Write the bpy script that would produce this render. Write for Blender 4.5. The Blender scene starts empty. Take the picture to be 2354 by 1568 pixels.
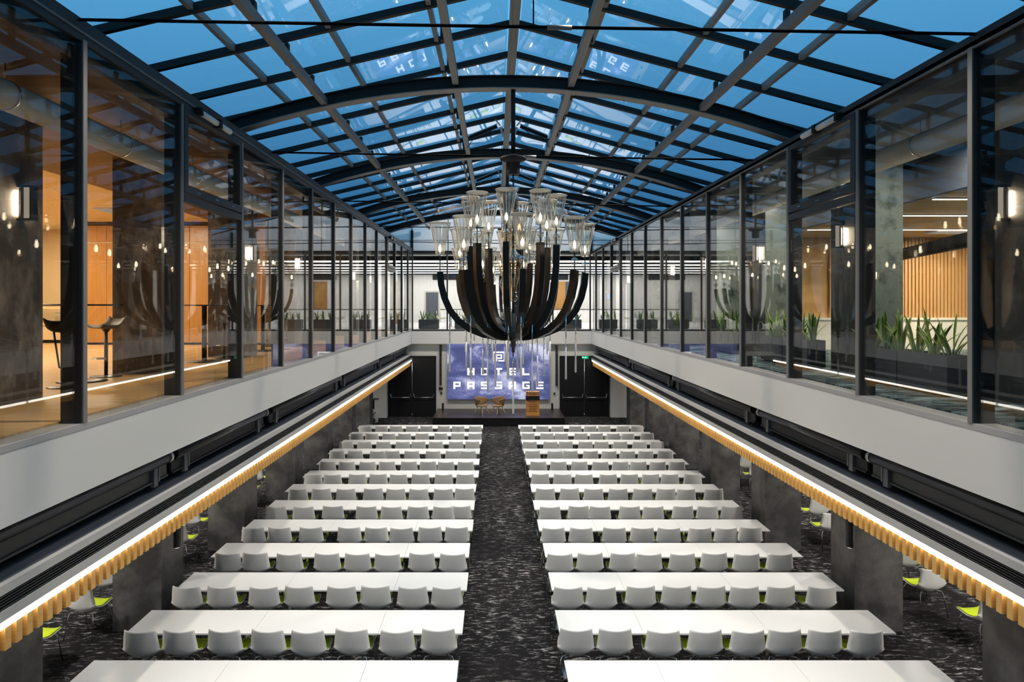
import bpy, math, random
from mathutils import Vector, Matrix

random.seed(7)
scene = bpy.context.scene
COL = scene.collection

# ------------------------------------------------------------------ camera
# one-point perspective with a shifted lens; 24 mm on a 36 mm wide sensor
FPX, VPX, VPY, ZCAM = 1569.0, 1138.0, 704.0, 5.40
cam_d = bpy.data.cameras.new('camera')
cam_d.sensor_width = 36.0
cam_d.lens = FPX / 2354.0 * 36.0
cam_d.shift_x = (1177.0 - VPX) / 2354.0
cam_d.shift_y = (VPY - 784.0) / 2354.0
cam_d.clip_start = 0.05
cam_d.clip_end = 300
cam = bpy.data.objects.new('camera', cam_d)
cam.location = (0, 0, ZCAM)
cam.rotation_euler = (math.radians(90), 0, 0)
COL.objects.link(cam)
scene.camera = cam

# ------------------------------------------------------------------ world: blue dusk sky
world = bpy.data.worlds.new('dusk_sky')
scene.world = world
world.use_nodes = True
wn = world.node_tree.nodes
wl = world.node_tree.links
wn.clear()
w_out = wn.new('ShaderNodeOutputWorld')
w_bg = wn.new('ShaderNodeBackground')
w_tc = wn.new('ShaderNodeTexCoord')
w_sep = wn.new('ShaderNodeSeparateXYZ')
w_rmp = wn.new('ShaderNodeValToRGB')
w_rmp.color_ramp.elements[0].position = 0.15
w_rmp.color_ramp.elements[0].color = (0.045, 0.19, 0.40, 1)
w_rmp.color_ramp.elements[1].position = 0.6
w_rmp.color_ramp.elements[1].color = (0.115, 0.43, 0.74, 1)
wl.new(w_tc.outputs['Generated'], w_sep.inputs[0])
wl.new(w_sep.outputs['Z'], w_rmp.inputs[0])
wl.new(w_rmp.outputs[0], w_bg.inputs['Color'])
wl.new(w_bg.outputs[0], w_out.inputs['Surface'])
w_bg.inputs['Strength'].default_value = 1.65

scene.view_settings.view_transform = 'Standard'
scene.view_settings.look = 'None'
scene.view_settings.exposure = 0.05
scene.view_settings.gamma = 1.0
scene.view_settings.use_curve_mapping = False
try:
    cy = scene.cycles
    cy.max_bounces = 6
    cy.diffuse_bounces = 3
    cy.glossy_bounces = 3
    cy.transmission_bounces = 4
    cy.transparent_max_bounces = 28
    cy.caustics_reflective = False
    cy.caustics_refractive = False
    cy.sample_clamp_indirect = 6.0
    cy.use_denoising = True
    cy.use_adaptive_sampling = True
    cy.adaptive_threshold = 0.05
except Exception:
    pass

LED_STRENGTH = 9.0       # cove light lines along both galleries
SCONCE_STRENGTH = 420.0
SPOT_WATT = 640.0         # each added roof spotlight that brightens the hall

# ------------------------------------------------------------------ main dimensions
XL, XR = -4.05, 4.69            # the two gallery faces
RX = 0.33                       # ridge line
Y0, YE = -3.8, 33.4             # back and end of the hall
ZFB, ZFT = 3.57, 4.19           # white fascia
ZSILL = 4.25
ZUP = 4.27                      # upper floor level
ZHEAD = 8.02                    # top of gallery glazing
ZCEIL = 7.83                    # upper rooms' ceiling
COLY = [7.56 + 3.77 * i for i in range(-2, 7)]
CS = 0.80
CLX0, CLX1 = -6.35, -5.54
CRX0, CRX1 = 5.97, 6.77
MULY = [6.69 + 2.1 * i for i in range(-5, 13)]
MULY = [y for y in MULY if y < YE - 0.5]
NUM = ['zeroth', 'first', 'second', 'third', 'fourth', 'fifth', 'sixth', 'seventh', 'eighth', 'ninth',
       'tenth', 'eleventh', 'twelfth', 'thirteenth', 'fourteenth', 'fifteenth', 'sixteenth']

# ------------------------------------------------------------------ materials
MATS = {}


def _new(name):
    m = bpy.data.materials.new(name)
    m.use_nodes = True
    nt = m.node_tree
    nt.nodes.clear()
    out = nt.nodes.new('ShaderNodeOutputMaterial')
    MATS[name] = m
    return m, nt, out


def pbr(name, col, rough=0.5, metal=0.0, spec=0.5, var=None, emit=None, coat=0.0, bump=None):
    """var = (colour2, (sx,sy,sz), lo, hi, detail, coords): noise mixes col -> colour2"""
    m, nt, out = _new(name)
    b = nt.nodes.new('ShaderNodeBsdfPrincipled')
    b.inputs['Base Color'].default_value = (*col, 1)
    b.inputs['Roughness'].default_value = rough
    b.inputs['Metallic'].default_value = metal
    b.inputs['Specular IOR Level'].default_value = spec
    b.inputs['Coat Weight'].default_value = coat
    if emit:
        b.inputs['Emission Color'].default_value = (*emit[0], 1)
        b.inputs['Emission Strength'].default_value = emit[1]
    nt.links.new(b.outputs[0], out.inputs['Surface'])
    if var or bump:
        tc = nt.nodes.new('ShaderNodeTexCoord')
        mp = nt.nodes.new('ShaderNodeMapping')
        ns = nt.nodes.new('ShaderNodeTexNoise')
        c2, sc, lo, hi, det, coords = var if var else ((0, 0, 0),) + bump[:1] + (0, 1, 4, 'Object')
        mp.inputs['Scale'].default_value = sc
        ns.inputs['Scale'].default_value = 1.0
        ns.inputs['Detail'].default_value = det
        ns.inputs['Roughness'].default_value = 0.6
        nt.links.new(tc.outputs[coords], mp.inputs[0])
        nt.links.new(mp.outputs[0], ns.inputs[0])
        if var:
            mr = nt.nodes.new('ShaderNodeMapRange')
            mr.inputs[1].default_value = lo
            mr.inputs[2].default_value = hi
            mx = nt.nodes.new('ShaderNodeMix')
            mx.data_type = 'RGBA'
            mx.inputs[6].default_value = (*col, 1)
            mx.inputs[7].default_value = (*c2, 1)
            nt.links.new(ns.outputs[0], mr.inputs[0])
            nt.links.new(mr.outputs[0], mx.inputs[0])
            nt.links.new(mx.outputs[2], b.inputs['Base Color'])
        if bump:
            bp = nt.nodes.new('ShaderNodeBump')
            bp.inputs['Strength'].default_value = bump[1]
            bp.inputs['Distance'].default_value = 0.02
            nt.links.new(ns.outputs[0], bp.inputs['Height'])
            nt.links.new(bp.outputs[0], b.inputs['Normal'])
    return m


def emis(name, col, strength):
    m, nt, out = _new(name)
    e = nt.nodes.new('ShaderNodeEmission')
    e.inputs[0].default_value = (*col, 1)
    e.inputs[1].default_value = strength
    nt.links.new(e.outputs[0], out.inputs['Surface'])
    return m


def glass(name, tint, f0, fmax=1.0, rough=0.0, power=5.0):
    """thin architectural glass: clear transmission plus a Fresnel mirror reflection"""
    m, nt, out = _new(name)
    tr = nt.nodes.new('ShaderNodeBsdfTransparent')
    tr.inputs[0].default_value = (*tint, 1)
    gl = nt.nodes.new('ShaderNodeBsdfGlossy')
    gl.inputs['Roughness'].default_value = rough
    gl.inputs['Color'].default_value = (1, 1, 1, 1)
    lw = nt.nodes.new('ShaderNodeLayerWeight')
    lw.inputs[0].default_value = 0.5
    pw = nt.nodes.new('ShaderNodeMath')
    pw.operation = 'POWER'
    pw.inputs[1].default_value = power
    mr = nt.nodes.new('ShaderNodeMapRange')
    mr.inputs[3].default_value = f0
    mr.inputs[4].default_value = fmax
    mx = nt.nodes.new('ShaderNodeMixShader')
    nt.links.new(lw.outputs['Facing'], pw.inputs[0])
    nt.links.new(pw.outputs[0], mr.inputs[0])
    nt.links.new(mr.outputs[0], mx.inputs[0])
    nt.links.new(tr.outputs[0], mx.inputs[1])
    nt.links.new(gl.outputs[0], mx.inputs[2])
    nt.links.new(mx.outputs[0], out.inputs['Surface'])
    return m


def carpet_mat(name, dark, light, sc, lo, hi):
    m, nt, out = _new(name)
    N, L = nt.nodes, nt.links
    b = N.new('ShaderNodeBsdfPrincipled')
    b.inputs['Roughness'].default_value = 0.95
    b.inputs['Specular IOR Level'].default_value = 0.1
    tc = N.new('ShaderNodeTexCoord')
    wob = N.new('ShaderNodeTexNoise')
    wob.inputs['Scale'].default_value = 1.1
    wob.inputs['Detail'].default_value = 3
    add = N.new('ShaderNodeVectorMath')
    add.operation = 'MULTIPLY_ADD'
    add.inputs[1].default_value = (0.35, 0.45, 0)
    mp = N.new('ShaderNodeMapping')
    mp.inputs['Scale'].default_value = sc
    n1 = N.new('ShaderNodeTexNoise')
    n1.inputs['Scale'].default_value = 1
    n1.inputs['Detail'].default_value = 7
    n1.inputs['Roughness'].default_value = 0.78
    n2 = N.new('ShaderNodeTexNoise')
    n2.inputs['Scale'].default_value = 0.55
    n2.inputs['Detail'].default_value = 3
    m1 = N.new('ShaderNodeMapRange')
    m1.inputs[1].default_value = lo
    m1.inputs[2].default_value = hi
    m2 = N.new('ShaderNodeMapRange')
    m2.inputs[1].default_value = 0.36
    m2.inputs[2].default_value = 0.62
    m2.inputs[3].default_value = 0.18
    m2.inputs[4].default_value = 1.0
    mu = N.new('ShaderNodeMath')
    mu.operation = 'MULTIPLY'
    mx = N.new('ShaderNodeMix')
    mx.data_type = 'RGBA'
    mx.inputs[6].default_value = (*dark, 1)
    mx.inputs[7].default_value = (*light, 1)
    L.new(tc.outputs['Object'], wob.inputs[0])
    L.new(wob.outputs['Color'], add.inputs[0])
    L.new(tc.outputs['Object'], add.inputs[2])
    L.new(add.outputs[0], mp.inputs[0])
    L.new(mp.outputs[0], n1.inputs[0])
    L.new(tc.outputs['Object'], n2.inputs[0])
    L.new(n1.outputs[0], m1.inputs[0])
    L.new(n2.outputs[0], m2.inputs[0])
    L.new(m1.outputs[0], mu.inputs[0])
    L.new(m2.outputs[0], mu.inputs[1])
    L.new(mu.outputs[0], mx.inputs[0])
    L.new(mx.outputs[2], b.inputs['Base Color'])
    L.new(b.outputs[0], out.inputs['Surface'])
    return m


def screen_mat(name):
    """LED wall picture: blue-violet crumpled cloth with light folds"""
    m, nt, out = _new(name)
    N, L = nt.nodes, nt.links
    tc = N.new('ShaderNodeTexCoord')
    mp = N.new('ShaderNodeMapping')
    mp.inputs['Rotation'].default_value = (0, math.radians(38), 0)
    mp.inputs['Scale'].default_value = (0.35, 1, 0.75)
    n1 = N.new('ShaderNodeTexNoise')
    n1.inputs['Scale'].default_value = 1.5
    n1.inputs['Detail'].default_value = 2.5
    n1.inputs['Distortion'].default_value = 0.6
    n2 = N.new('ShaderNodeTexNoise')
    n2.inputs['Scale'].default_value = 26
    n2.inputs['Detail'].default_value = 2
    ad = N.new('ShaderNodeMath')
    ad.operation = 'MULTIPLY_ADD'
    ad.inputs[1].default_value = 0.28
    rp = N.new('ShaderNodeValToRGB')
    e = rp.color_ramp.elements
    e[0].position = 0.56
    e[0].color = (0.085, 0.1, 0.24, 1)
    e[1].position = 0.84
    e[1].color = (0.72, 0.74, 0.95, 1)
    k = e.new(0.67)
    k.color = (0.16, 0.18, 0.42, 1)
    em = N.new('ShaderNodeEmission')
    em.inputs[1].default_value = 0.95
    L.new(tc.outputs['Object'], mp.inputs[0])
    L.new(mp.outputs[0], n1.inputs[0])
    L.new(tc.outputs['Object'], n2.inputs[0])
    L.new(n2.outputs[0], ad.inputs[0])
    L.new(n1.outputs[0], ad.inputs[2])
    L.new(ad.outputs[0], rp.inputs[0])
    L.new(rp.outputs[0], em.inputs[0])
    L.new(em.outputs[0], out.inputs['Surface'])
    return m


M_white = pbr('white_paint', (0.74, 0.73, 0.71), 0.6)
M_beige = pbr('warm_white_wall', (0.66, 0.65, 0.60), 0.65)
M_fascia = pbr('fascia_paint', (0.67, 0.655, 0.625), 0.6)
M_table = pbr('white_laminate', (0.81, 0.81, 0.80), 0.42)
M_edge = pbr('grey_edge_band', (0.45, 0.45, 0.45), 0.5)
M_shell = pbr('white_plastic', (0.86, 0.855, 0.84), 0.42)
M_lime = pbr('lime_fabric', (0.52, 0.66, 0.015), 0.85, spec=0.2)
M_chrome = pbr('chrome', (0.78, 0.78, 0.78), 0.12, 1.0)
M_steel = pbr('brushed_steel', (0.55, 0.55, 0.54), 0.32, 1.0)
M_frame = pbr('anthracite_frame', (0.022, 0.023, 0.025), 0.45)
M_brk = pbr('bracket_grey', (0.10, 0.10, 0.10), 0.5)
M_blade = pbr('grille_blade', (0.03, 0.029, 0.028), 0.6)
M_frameface = pbr('grey_metal_face', (0.20, 0.195, 0.19), 0.4, 0.3)
M_roofm = pbr('roof_steel', (0.022, 0.021, 0.021), 0.6, spec=0.25)
M_purlin = pbr('purlin_grey', (0.22, 0.21, 0.20), 0.5)
M_sill = pbr('sill_grey', (0.36, 0.35, 0.34), 0.45)
M_black = pbr('black_matte', (0.012, 0.012, 0.013), 0.7, spec=0.2)
M_tie = pbr('tie_black', (0.006, 0.006, 0.006), 0.9, spec=0.0)
M_blackg = pbr('black_satin', (0.02, 0.02, 0.021), 0.28)
M_door = pbr('black_door', (0.008, 0.008, 0.009), 0.55, spec=0.3)
M_plaster = pbr('dark_plaster', (0.06, 0.058, 0.06), 0.5,
                var=((0.18, 0.173, 0.17), (1.9, 1.9, 1.9), 0.42, 0.70, 8, 'Object'))
M_stone = pbr('brown_stone', (0.075, 0.057, 0.045), 0.3,
              var=((0.30, 0.25, 0.20), (2.6, 2.6, 1.6), 0.48, 0.72, 8, 'Object'))
M_stoned = pbr('dark_stone', (0.022, 0.024, 0.027), 0.3,
              var=((0.12, 0.115, 0.10), (2.6, 2.6, 1.6), 0.5, 0.75, 8, 'Object'))
M_marble = pbr('green_marble', (0.27, 0.31, 0.27), 0.3,
               var=((0.05, 0.07, 0.06), (3.0, 3.0, 3.0), 0.50, 0.70, 9, 'Object'))
M_navy = pbr('navy_grey_board', (0.075, 0.085, 0.11), 0.6)
M_ledge = pbr('ledge_shaded', (0.055, 0.062, 0.08), 0.7)  # dark blue-grey is shadow put into the ledge colour
M_trim = pbr('pale_grey_trim', (0.48, 0.465, 0.445), 0.5)
M_slat = pbr('pine_slat', (0.80, 0.46, 0.13), 0.5, var=((0.66, 0.34, 0.08), (3, 3, 38), 0.35, 0.7, 4, 'Object'))
M_wallslat = pbr('oak_slat', (0.60, 0.36, 0.16), 0.5, var=((0.48, 0.27, 0.11), (30, 30, 2), 0.35, 0.7, 4, 'Object'))
M_oakceil = pbr('oak_ceiling', (0.60, 0.36, 0.13), 0.5, var=((0.44, 0.24, 0.075), (1.2, 22, 3), 0.35, 0.68, 5, 'Object'))
M_cab = pbr('orange_veneer', (0.50, 0.26, 0.075), 0.34, var=((0.40, 0.19, 0.05), (16, 16, 0.9), 0.3, 0.7, 5, 'Object'))
M_cabgap = pbr('pale_joint', (0.75, 0.58, 0.32), 0.6)
M_soffit = pbr('brown_soffit', (0.13, 0.075, 0.04), 0.55, var=((0.08, 0.045, 0.024), (0.5, 14, 2), 0.35, 0.7, 4, 'Object'))
M_duct = pbr('cream_duct', (0.72, 0.68, 0.58), 0.6)
M_speck = pbr('speckled_plaster', (0.74, 0.62, 0.42), 0.8, var=((0.30, 0.20, 0.09), (11, 11, 11), 0.64, 0.72, 3, 'Object'))
M_beigew = pbr('sand_wall', (0.66, 0.52, 0.33), 0.7)
M_wfloor = pbr('oak_floor', (0.62, 0.40, 0.17), 0.36, var=((0.42, 0.23, 0.085), (1.0, 16, 1), 0.3, 0.7, 5, 'Object'))
M_carpet = carpet_mat('dark_streak_carpet', (0.013, 0.012, 0.013), (0.70, 0.69, 0.68), (4.4, 15.0, 1.0), 0.535, 0.675)
M_carpetb = carpet_mat('blue_green_carpet', (0.02, 0.03, 0.036), (0.52, 0.70, 0.72), (2.6, 12.0, 1.0), 0.45, 0.64)
M_floorend = pbr('pale_floor', (0.5, 0.5, 0.5), 0.5)
M_planter = pbr('slate_planter', (0.045, 0.05, 0.062), 0.55)
M_soil = pbr('soil', (0.03, 0.022, 0.016), 0.9)
M_leaf = pbr('leaf_green', (0.045, 0.17, 0.03), 0.42, var=((0.09, 0.27, 0.05), (7, 7, 22), 0.4, 0.65, 3, 'Object'))
M_leafy = pbr('leaf_margin', (0.40, 0.50, 0.10), 0.45)
M_stage = pbr('stage_deck', (0.032, 0.02, 0.019), 0.35)
M_tan = pbr('tan_leather', (0.25, 0.14, 0.066), 0.55)
M_legwood = pbr('ash_leg', (0.66, 0.44, 0.19), 0.5)
M_lect = pbr('lectern_wood', (0.66, 0.30, 0.075), 0.45)
M_led = emis('led_line', (1.0, 0.95, 0.86), LED_STRENGTH)
M_ledroom = emis('led_room', (1.0, 0.98, 0.95), 4.0)
M_ledwarm = emis('led_warm', (1.0, 0.90, 0.72), 8.0)
M_bulb = emis('bulb', (1.0, 0.84, 0.60), 17.0)
M_sconce = emis('sconce_glow', (1.0, 0.80, 0.55), SCONCE_STRENGTH)
M_sglass = emis('sconce_glass', (1.0, 0.84, 0.66), 0.32)
M_screen = screen_mat('led_wall_picture')
M_letter = emis('white_print', (1.0, 0.97, 0.97), 1.25)
M_green = emis('exit_green', (0.0, 0.42, 0.19), 1.2)
M_exitw = emis('exit_white', (0.7, 1.0, 0.85), 1.3)
M_blue = emis('blue_sign', (0.05, 0.35, 0.9), 1.2)
M_roofglass = glass('roof_glass', (0.95, 0.97, 0.98), 0.18, 0.75)
M_wallglass = glass('gallery_glass', (0.95, 0.955, 0.945), 0.036, 0.8)
M_crystal = glass('crystal_shade', (0.985, 0.975, 0.95), 0.07, 0.9, 0.03, 3.0)
M_ball = glass('crystal_ball', (0.82, 0.80, 0.76), 0.22, 1.0, 0.02, 2.0)
M_amber = glass('amber_glass', (0.86, 0.72, 0.52), 0.2, 1.0, 0.03, 2.0)
M_frost = pbr('frosted_rod', (0.86, 0.85, 0.83), 0.25, spec=0.8)
M_bronze = pbr('bronze_black', (0.02, 0.019, 0.018), 0.3, 0.4)
M_rim = pbr('shade_rib', (0.92, 0.89, 0.82), 0.25, spec=0.8)
M_basket = pbr('woven_basket', (0.3, 0.27, 0.2), 0.8)
M_stool = pbr('taupe_seat', (0.19, 0.15, 0.11), 0.5)
M_base = pbr('dark_base', (0.035, 0.03, 0.027), 0.35)

# ------------------------------------------------------------------ mesh helpers


class MB:
    def __init__(s):
        s.v, s.f, s.sm, s.mi = [], [], [], []

    def _add(s, vs, fs, smooth=False, mi=0):
        o = len(s.v)
        s.v += [tuple(p) for p in vs]
        s.f += [tuple(i + o for i in f) for f in fs]
        s.sm += [smooth] * len(fs)
        s.mi += [mi] * len(fs)
        return s

    def box(s, x0, x1, y0, y1, z0, z1, mi=0):
        return s._add([(x0, y0, z0), (x1, y0, z0), (x1, y1, z0), (x0, y1, z0), (x0, y0, z1), (x1, y0, z1), (x1, y1, z1), (x0, y1, z1)],
                      [(0, 3, 2, 1), (4, 5, 6, 7), (0, 1, 5, 4), (1, 2, 6, 5), (2, 3, 7, 6), (3, 0, 4, 7)], False, mi)

    def bar(s, p, q, w, h, up=(0, 0, 1), mi=0):
        """square bar from p to q: w across, h along 'up'"""
        p, q, up = Vector(p), Vector(q), Vector(up)
        d = (q - p).normalized()
        a = d.cross(up)
        if a.length < 1e-6:
            a = d.cross(Vector((1, 0, 0)))
        a.normalize()
        b = a.cross(d).normalized()
        a, b = a * w / 2, b * h / 2
        vs = [p - a - b, p + a - b, p + a + b, p - a + b, q - a - b, q + a - b, q + a + b, q - a + b]
        return s._add(vs, [(0, 1, 2, 3), (7, 6, 5, 4), (0, 4, 5, 1), (1, 5, 6, 2), (2, 6, 7, 3), (3, 7, 4, 0)], False, mi)

    def tube(s, pts, r, n=8, mi=0, smooth=True):
        pts = [Vector(p) for p in pts]
        rs = r if isinstance(r, (list, tuple)) else [r] * len(pts)
        vs, fs = [], []
        ref = None
        for i, p in enumerate(pts):
            d = (pts[min(i + 1, len(pts) - 1)] - pts[max(i - 1, 0)]).normalized()
            if ref is None:
                ref = Vector((0, 0, 1)) if abs(d.z) < 0.9 else Vector((1, 0, 0))
            a = d.cross(ref).normalized()
            b = a.cross(d).normalized()
            ref = b
            for k in range(n):
                t = 2 * math.pi * k / n
                vs.append(p + (a * math.cos(t) + b * math.sin(t)) * rs[i])
        for i in range(len(pts) - 1):
            for k in range(n):
                k2 = (k + 1) % n
                fs.append((i * n + k, i * n + k2, (i + 1) * n + k2, (i + 1) * n + k))
        s._add(vs, fs, smooth, mi)
        o = len(s.v) - len(vs)
        s.f += [tuple(o + k for k in range(n))[::-1], tuple(o + (len(pts) - 1) * n + k for k in range(n))]
        s.sm += [False, False]
        s.mi += [mi, mi]
        return s

    def lathe(s, prof, n=16, c=(0, 0, 0), mi=0, smooth=True):
        vs, fs = [], []
        for (r, z) in prof:
            for k in range(n):
                t = 2 * math.pi * k / n
                vs.append((c[0] + r * math.cos(t), c[1] + r * math.sin(t), c[2] + z))
        for i in range(len(prof) - 1):
            for k in range(n):
                k2 = (k + 1) % n
                fs.append((i * n + k, i * n + k2, (i + 1) * n + k2, (i + 1) * n + k))
        s._add(vs, fs, smooth, mi)
        o = len(s.v) - len(vs)
        if prof[0][0] > 1e-5:
            s.f.append(tuple(o + k for k in range(n))[::-1]); s.sm.append(False); s.mi.append(mi)
        if prof[-1][0] > 1e-5:
            s.f.append(tuple(o + (len(prof) - 1) * n + k for k in range(n))); s.sm.append(False); s.mi.append(mi)
        return s

    def grid(s, rows, thick, smooth=True, mi=0):
        """rows[i][j] points -> closed sheet of given thickness along its normals"""
        R, C = len(rows), len(rows[0])
        P = [[Vector(p) for p in r] for r in rows]
        Nn = []
        for i in range(R):
            for j in range(C):
                du = P[min(i + 1, R - 1)][j] - P[max(i - 1, 0)][j]
                dv = P[i][min(j + 1, C - 1)] - P[i][max(j - 1, 0)]
                Nn.append(du.cross(dv).normalized())
        top = [P[i][j] for i in range(R) for j in range(C)]
        bot = [top[k] - Nn[k] * thick for k in range(R * C)]
        fs = []
        q = R * C
        for i in range(R - 1):
            for j in range(C - 1):
                a, b, c, d = i * C + j, i * C + j + 1, (i + 1) * C + j + 1, (i + 1) * C + j
                fs.append((a, d, c, b))
                fs.append((q + a, q + b, q + c, q + d))
        rim = [j for j in range(C)] + [i * C + C - 1 for i in range(1, R)] + [(R - 1) * C + j for j in range(C - 2, -1, -1)] + [i * C for i in range(R - 2, 0, -1)]
        for k in range(len(rim)):
            a, b = rim[k], rim[(k + 1) % len(rim)]
            fs.append((a, b, q + b, q + a))
        return s._add(top + bot, fs, smooth, mi)

    def mesh(s, name, mats):
        me = bpy.data.meshes.new(name)
        me.from_pydata(s.v, [], s.f)
        for m in (mats if isinstance(mats, (list, tuple)) else [mats]):
            me.materials.append(m)
        me.polygons.foreach_set('use_smooth', s.sm)
        me.polygons.foreach_set('material_index', s.mi)
        me.update()
        return me


def link(name, data, parent=None, loc=(0, 0, 0), rot=(0, 0, 0)):
    o = bpy.data.objects.new(name, data)
    o.location = loc
    o.rotation_euler = rot
    if parent is not None:
        o.parent = parent
    COL.objects.link(o)
    return o


def part(name, mb, mat, parent, loc=(0, 0, 0), rot=(0, 0, 0)):
    return link(name, mb.mesh(name, mat), parent, loc, rot)


def tag(o, label, cat, group=None, kind=None):
    o['label'] = label
    o['category'] = cat
    if group:
        o['group'] = group
    if kind:
        o['kind'] = kind
    return o


def thing(name, label, cat, loc=(0, 0, 0), rz=0.0, group=None, kind=None):
    o = link(name, None, None, loc, (0, 0, rz))
    o.empty_display_size = 0.1
    return tag(o, label, cat, group, kind)


def solid(name, mb, mat, label, cat, group=None, kind=None, loc=(0, 0, 0), rot=(0, 0, 0)):
    return tag(link(name, mb.mesh(name, mat), None, loc, rot), label, cat, group, kind)


KIDS = {}


def copy_tree(root, loc, rz, label, group=None):
    r = root.copy()
    COL.objects.link(r)
    r.location = loc
    r.rotation_euler = (0, 0, rz)
    r['label'] = label
    if group:
        r['group'] = group
    if root.name not in KIDS:
        KIDS[root.name] = [(c, list(c.children)) for c in root.children]
    for c, gs in KIDS[root.name]:
        d = c.copy()
        d.parent = r
        COL.objects.link(d)
        for g in gs:
            e = g.copy()
            e.parent = d
            COL.objects.link(e)
    return r


def light(name, typ, power, col, loc, rot=(0, 0, 0), parent=None, **kw):
    d = bpy.data.lights.new(name, typ)
    d.energy = power
    d.color = col
    for k, v in kw.items():
        setattr(d, k, v)
    return link(name, d, parent, loc, rot)


# ================================================================== SETTING
S = 'structure'
solid('floor', MB().box(-9.6, 10.1, Y0, YE + 0.3, -0.15, 0.0), M_carpet,
      'black carpet with white streaks across the hall floor', 'floor', kind=S)
# upper floors
fl = MB().box(-15.0, XL - 0.22, Y0, YE, ZFT - 0.1, ZUP)
solid('floor', fl, M_wfloor, 'oak plank floor of the left upper lounge', 'floor', kind=S)
fr = MB().box(XR + 0.22, 15.0, Y0, YE, ZFT - 0.1, ZUP)
solid('floor', fr, M_carpetb, 'blue green streaked carpet of the right upper gallery', 'floor', kind=S)
solid('floor', MB().box(-15, 15, YE, 51.0, ZFT - 0.1, ZUP), M_floorend, 'pale floor of the upper room behind the end glazing', 'floor', kind=S)
# fascias
for sd, x, nm in ((-1, XL, 'left'), (1, XR, 'right')):
    a, b = sorted((x, x + sd * 0.28))
    w = thing('wall_' + nm, 'white fascia band under the %s gallery glazing' % nm, 'wall', kind=S)
    part('fascia', MB().box(a, b, Y0, YE - 0.2, ZFB, ZFT), M_fascia, w)
    a2, b2 = sorted((x + sd * 0.28, x + sd * 0.95))
    part('niche_soffit', MB().box(a2, b2, Y0, YE - 0.2, ZFB + 0.02, ZFB + 0.1), M_black, w)
    a2, b2 = sorted((x + sd * 0.90, x + sd * 1.0))
    part('niche_back', MB().box(a2, b2, Y0, YE - 0.2, 3.02, ZFB + 0.1), M_black, w)
    # ledge below the niche
    a3, b3 = sorted((x + sd * 0.03, x + sd * 0.95))
    part('ledge', MB().box(a3, b3, Y0, YE - 0.2, 2.99, 3.085), M_ledge, w)
    a4, b4 = sorted((x, x + sd * 0.06))
    part('edge_trim', MB().box(a4, b4, Y0, YE - 0.2, 3.02, 3.10), M_trim, w)
    a5, b5 = sorted((x + sd * 0.05, x + sd * 0.1))
    part('grille_back', MB().box(a5, b5, Y0, YE - 0.2, 2.86, 3.02), M_black, w)
    for k in range(5):
        z = 2.905 + k * 0.025
        a6, b6 = sorted((x + sd * 0.004, x + sd * 0.05))
        part('grille_blade', MB().box(a6, b6, Y0, YE - 0.2, z - 0.004, z + 0.004), M_blade, w)
    a7, b7 = sorted((x, x + sd * 0.08))
    part('lower_trim', MB().box(a7, b7, Y0, YE - 0.2, 2.80, 2.888), M_trim, w)
    # the glowing line
    c = thing('cove_light', 'bright white cove light line along the %s gallery edge' % nm, 'light')
    a8, b8 = sorted((x + sd * 0.012, x + sd * 0.05))
    part('diffuser', MB().box(a8, b8, Y0, YE - 0.25, 2.732, 2.795), M_led, c)
    a8, b8 = sorted((x + sd * 0.05, x + sd * 0.08))
    part('channel', MB().box(a8, b8, Y0, YE - 0.25, 2.735, 2.80), M_steel, c)
    # baffle ceiling below
    ce = thing('ceiling', 'pine baffle ceiling along the %s side aisle' % nm, 'ceiling', kind=S)
    xo = CLX1 + 0.02 if sd < 0 else CRX0 - 0.02
    ln = abs(xo - x) - 0.03
    bm = MB().box(0, sd * ln if sd > 0 else ln, -0.036, 0.036, 0, 0.195)
    if sd < 0:
        bm = MB().box(-ln, 0, -0.036, 0.036, 0, 0.195)
    bme = bm.mesh('slat', M_slat)
    y = 4.9
    while y < YE - 0.4:
        link('slat', bme, ce, (x + sd * 0.02, y, 2.535))
        y += 0.1345
    xo2 = -9.5 if sd < 0 else 10.0
    a9, b9 = sorted((x + sd * 0.08, xo2))
    part('slab', MB().box(a9, b9, Y0, YE, 2.735, 2.82), M_navy, ce)

# side walls behind the columns, back wall, end wall
solid('wall_left', MB().box(-9.6, -9.4, Y0, YE + 0.3, 0.0, 2.735), M_beige, 'pale wall far behind the left columns', 'wall', kind=S)
solid('wall_right', MB().box(9.9, 10.1, Y0, YE + 0.3, 0.0, 2.735), M_beige, 'pale wall far behind the right columns', 'wall', kind=S)
solid('wall_back', MB().box(-15, 15, Y0 - 0.2, Y0, 0, 8.2), M_white, 'white wall at the back of the hall', 'wall', kind=S)
we = thing('wall_end', 'beige stage wall at the end of the hall', 'wall', kind=S)
part('lower_wall', MB().box(-9.6, 10.1, YE, YE + 0.25, 0, ZFB + 0.05), M_beige, we)
solid('wall_end', MB().box(XL + 0.01, XR - 0.01, YE - 0.22, YE + 0.0, ZFB, ZFT), M_white, 'white fascia band above the stage under the end glazing', 'wall', kind=S)
solid('wall_pier', MB().box(-5.86, -5.24, YE - 0.42, YE, 0.0, 2.735), M_white, 'white wall pier left of the left double door', 'wall', kind=S)
solid('wall_pier', MB().box(5.62, 6.42, YE - 0.3, YE, 0.0, 2.735), M_white, 'white wall pier right of the right double door', 'wall', kind=S)

# ------------------------------------------------------------------ roof
roof = thing('ceiling', 'pitched glass roof on arched dark steel frames over the hall', 'roof', kind=S)
PITCH = 0.25
HW = 5.80
ZRID = 10.26


def RT(x, z):
    return z - 0.0165 * (x - RX)


def zr(dx):
    return ZRID - PITCH * abs(dx)


RYS = [11.84 + 1.4375 * k for k in range(-10, 16)]
RYS = [y for y in RYS if Y0 < y < YE - 0.3]
ang = math.atan(PITCH)
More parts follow.
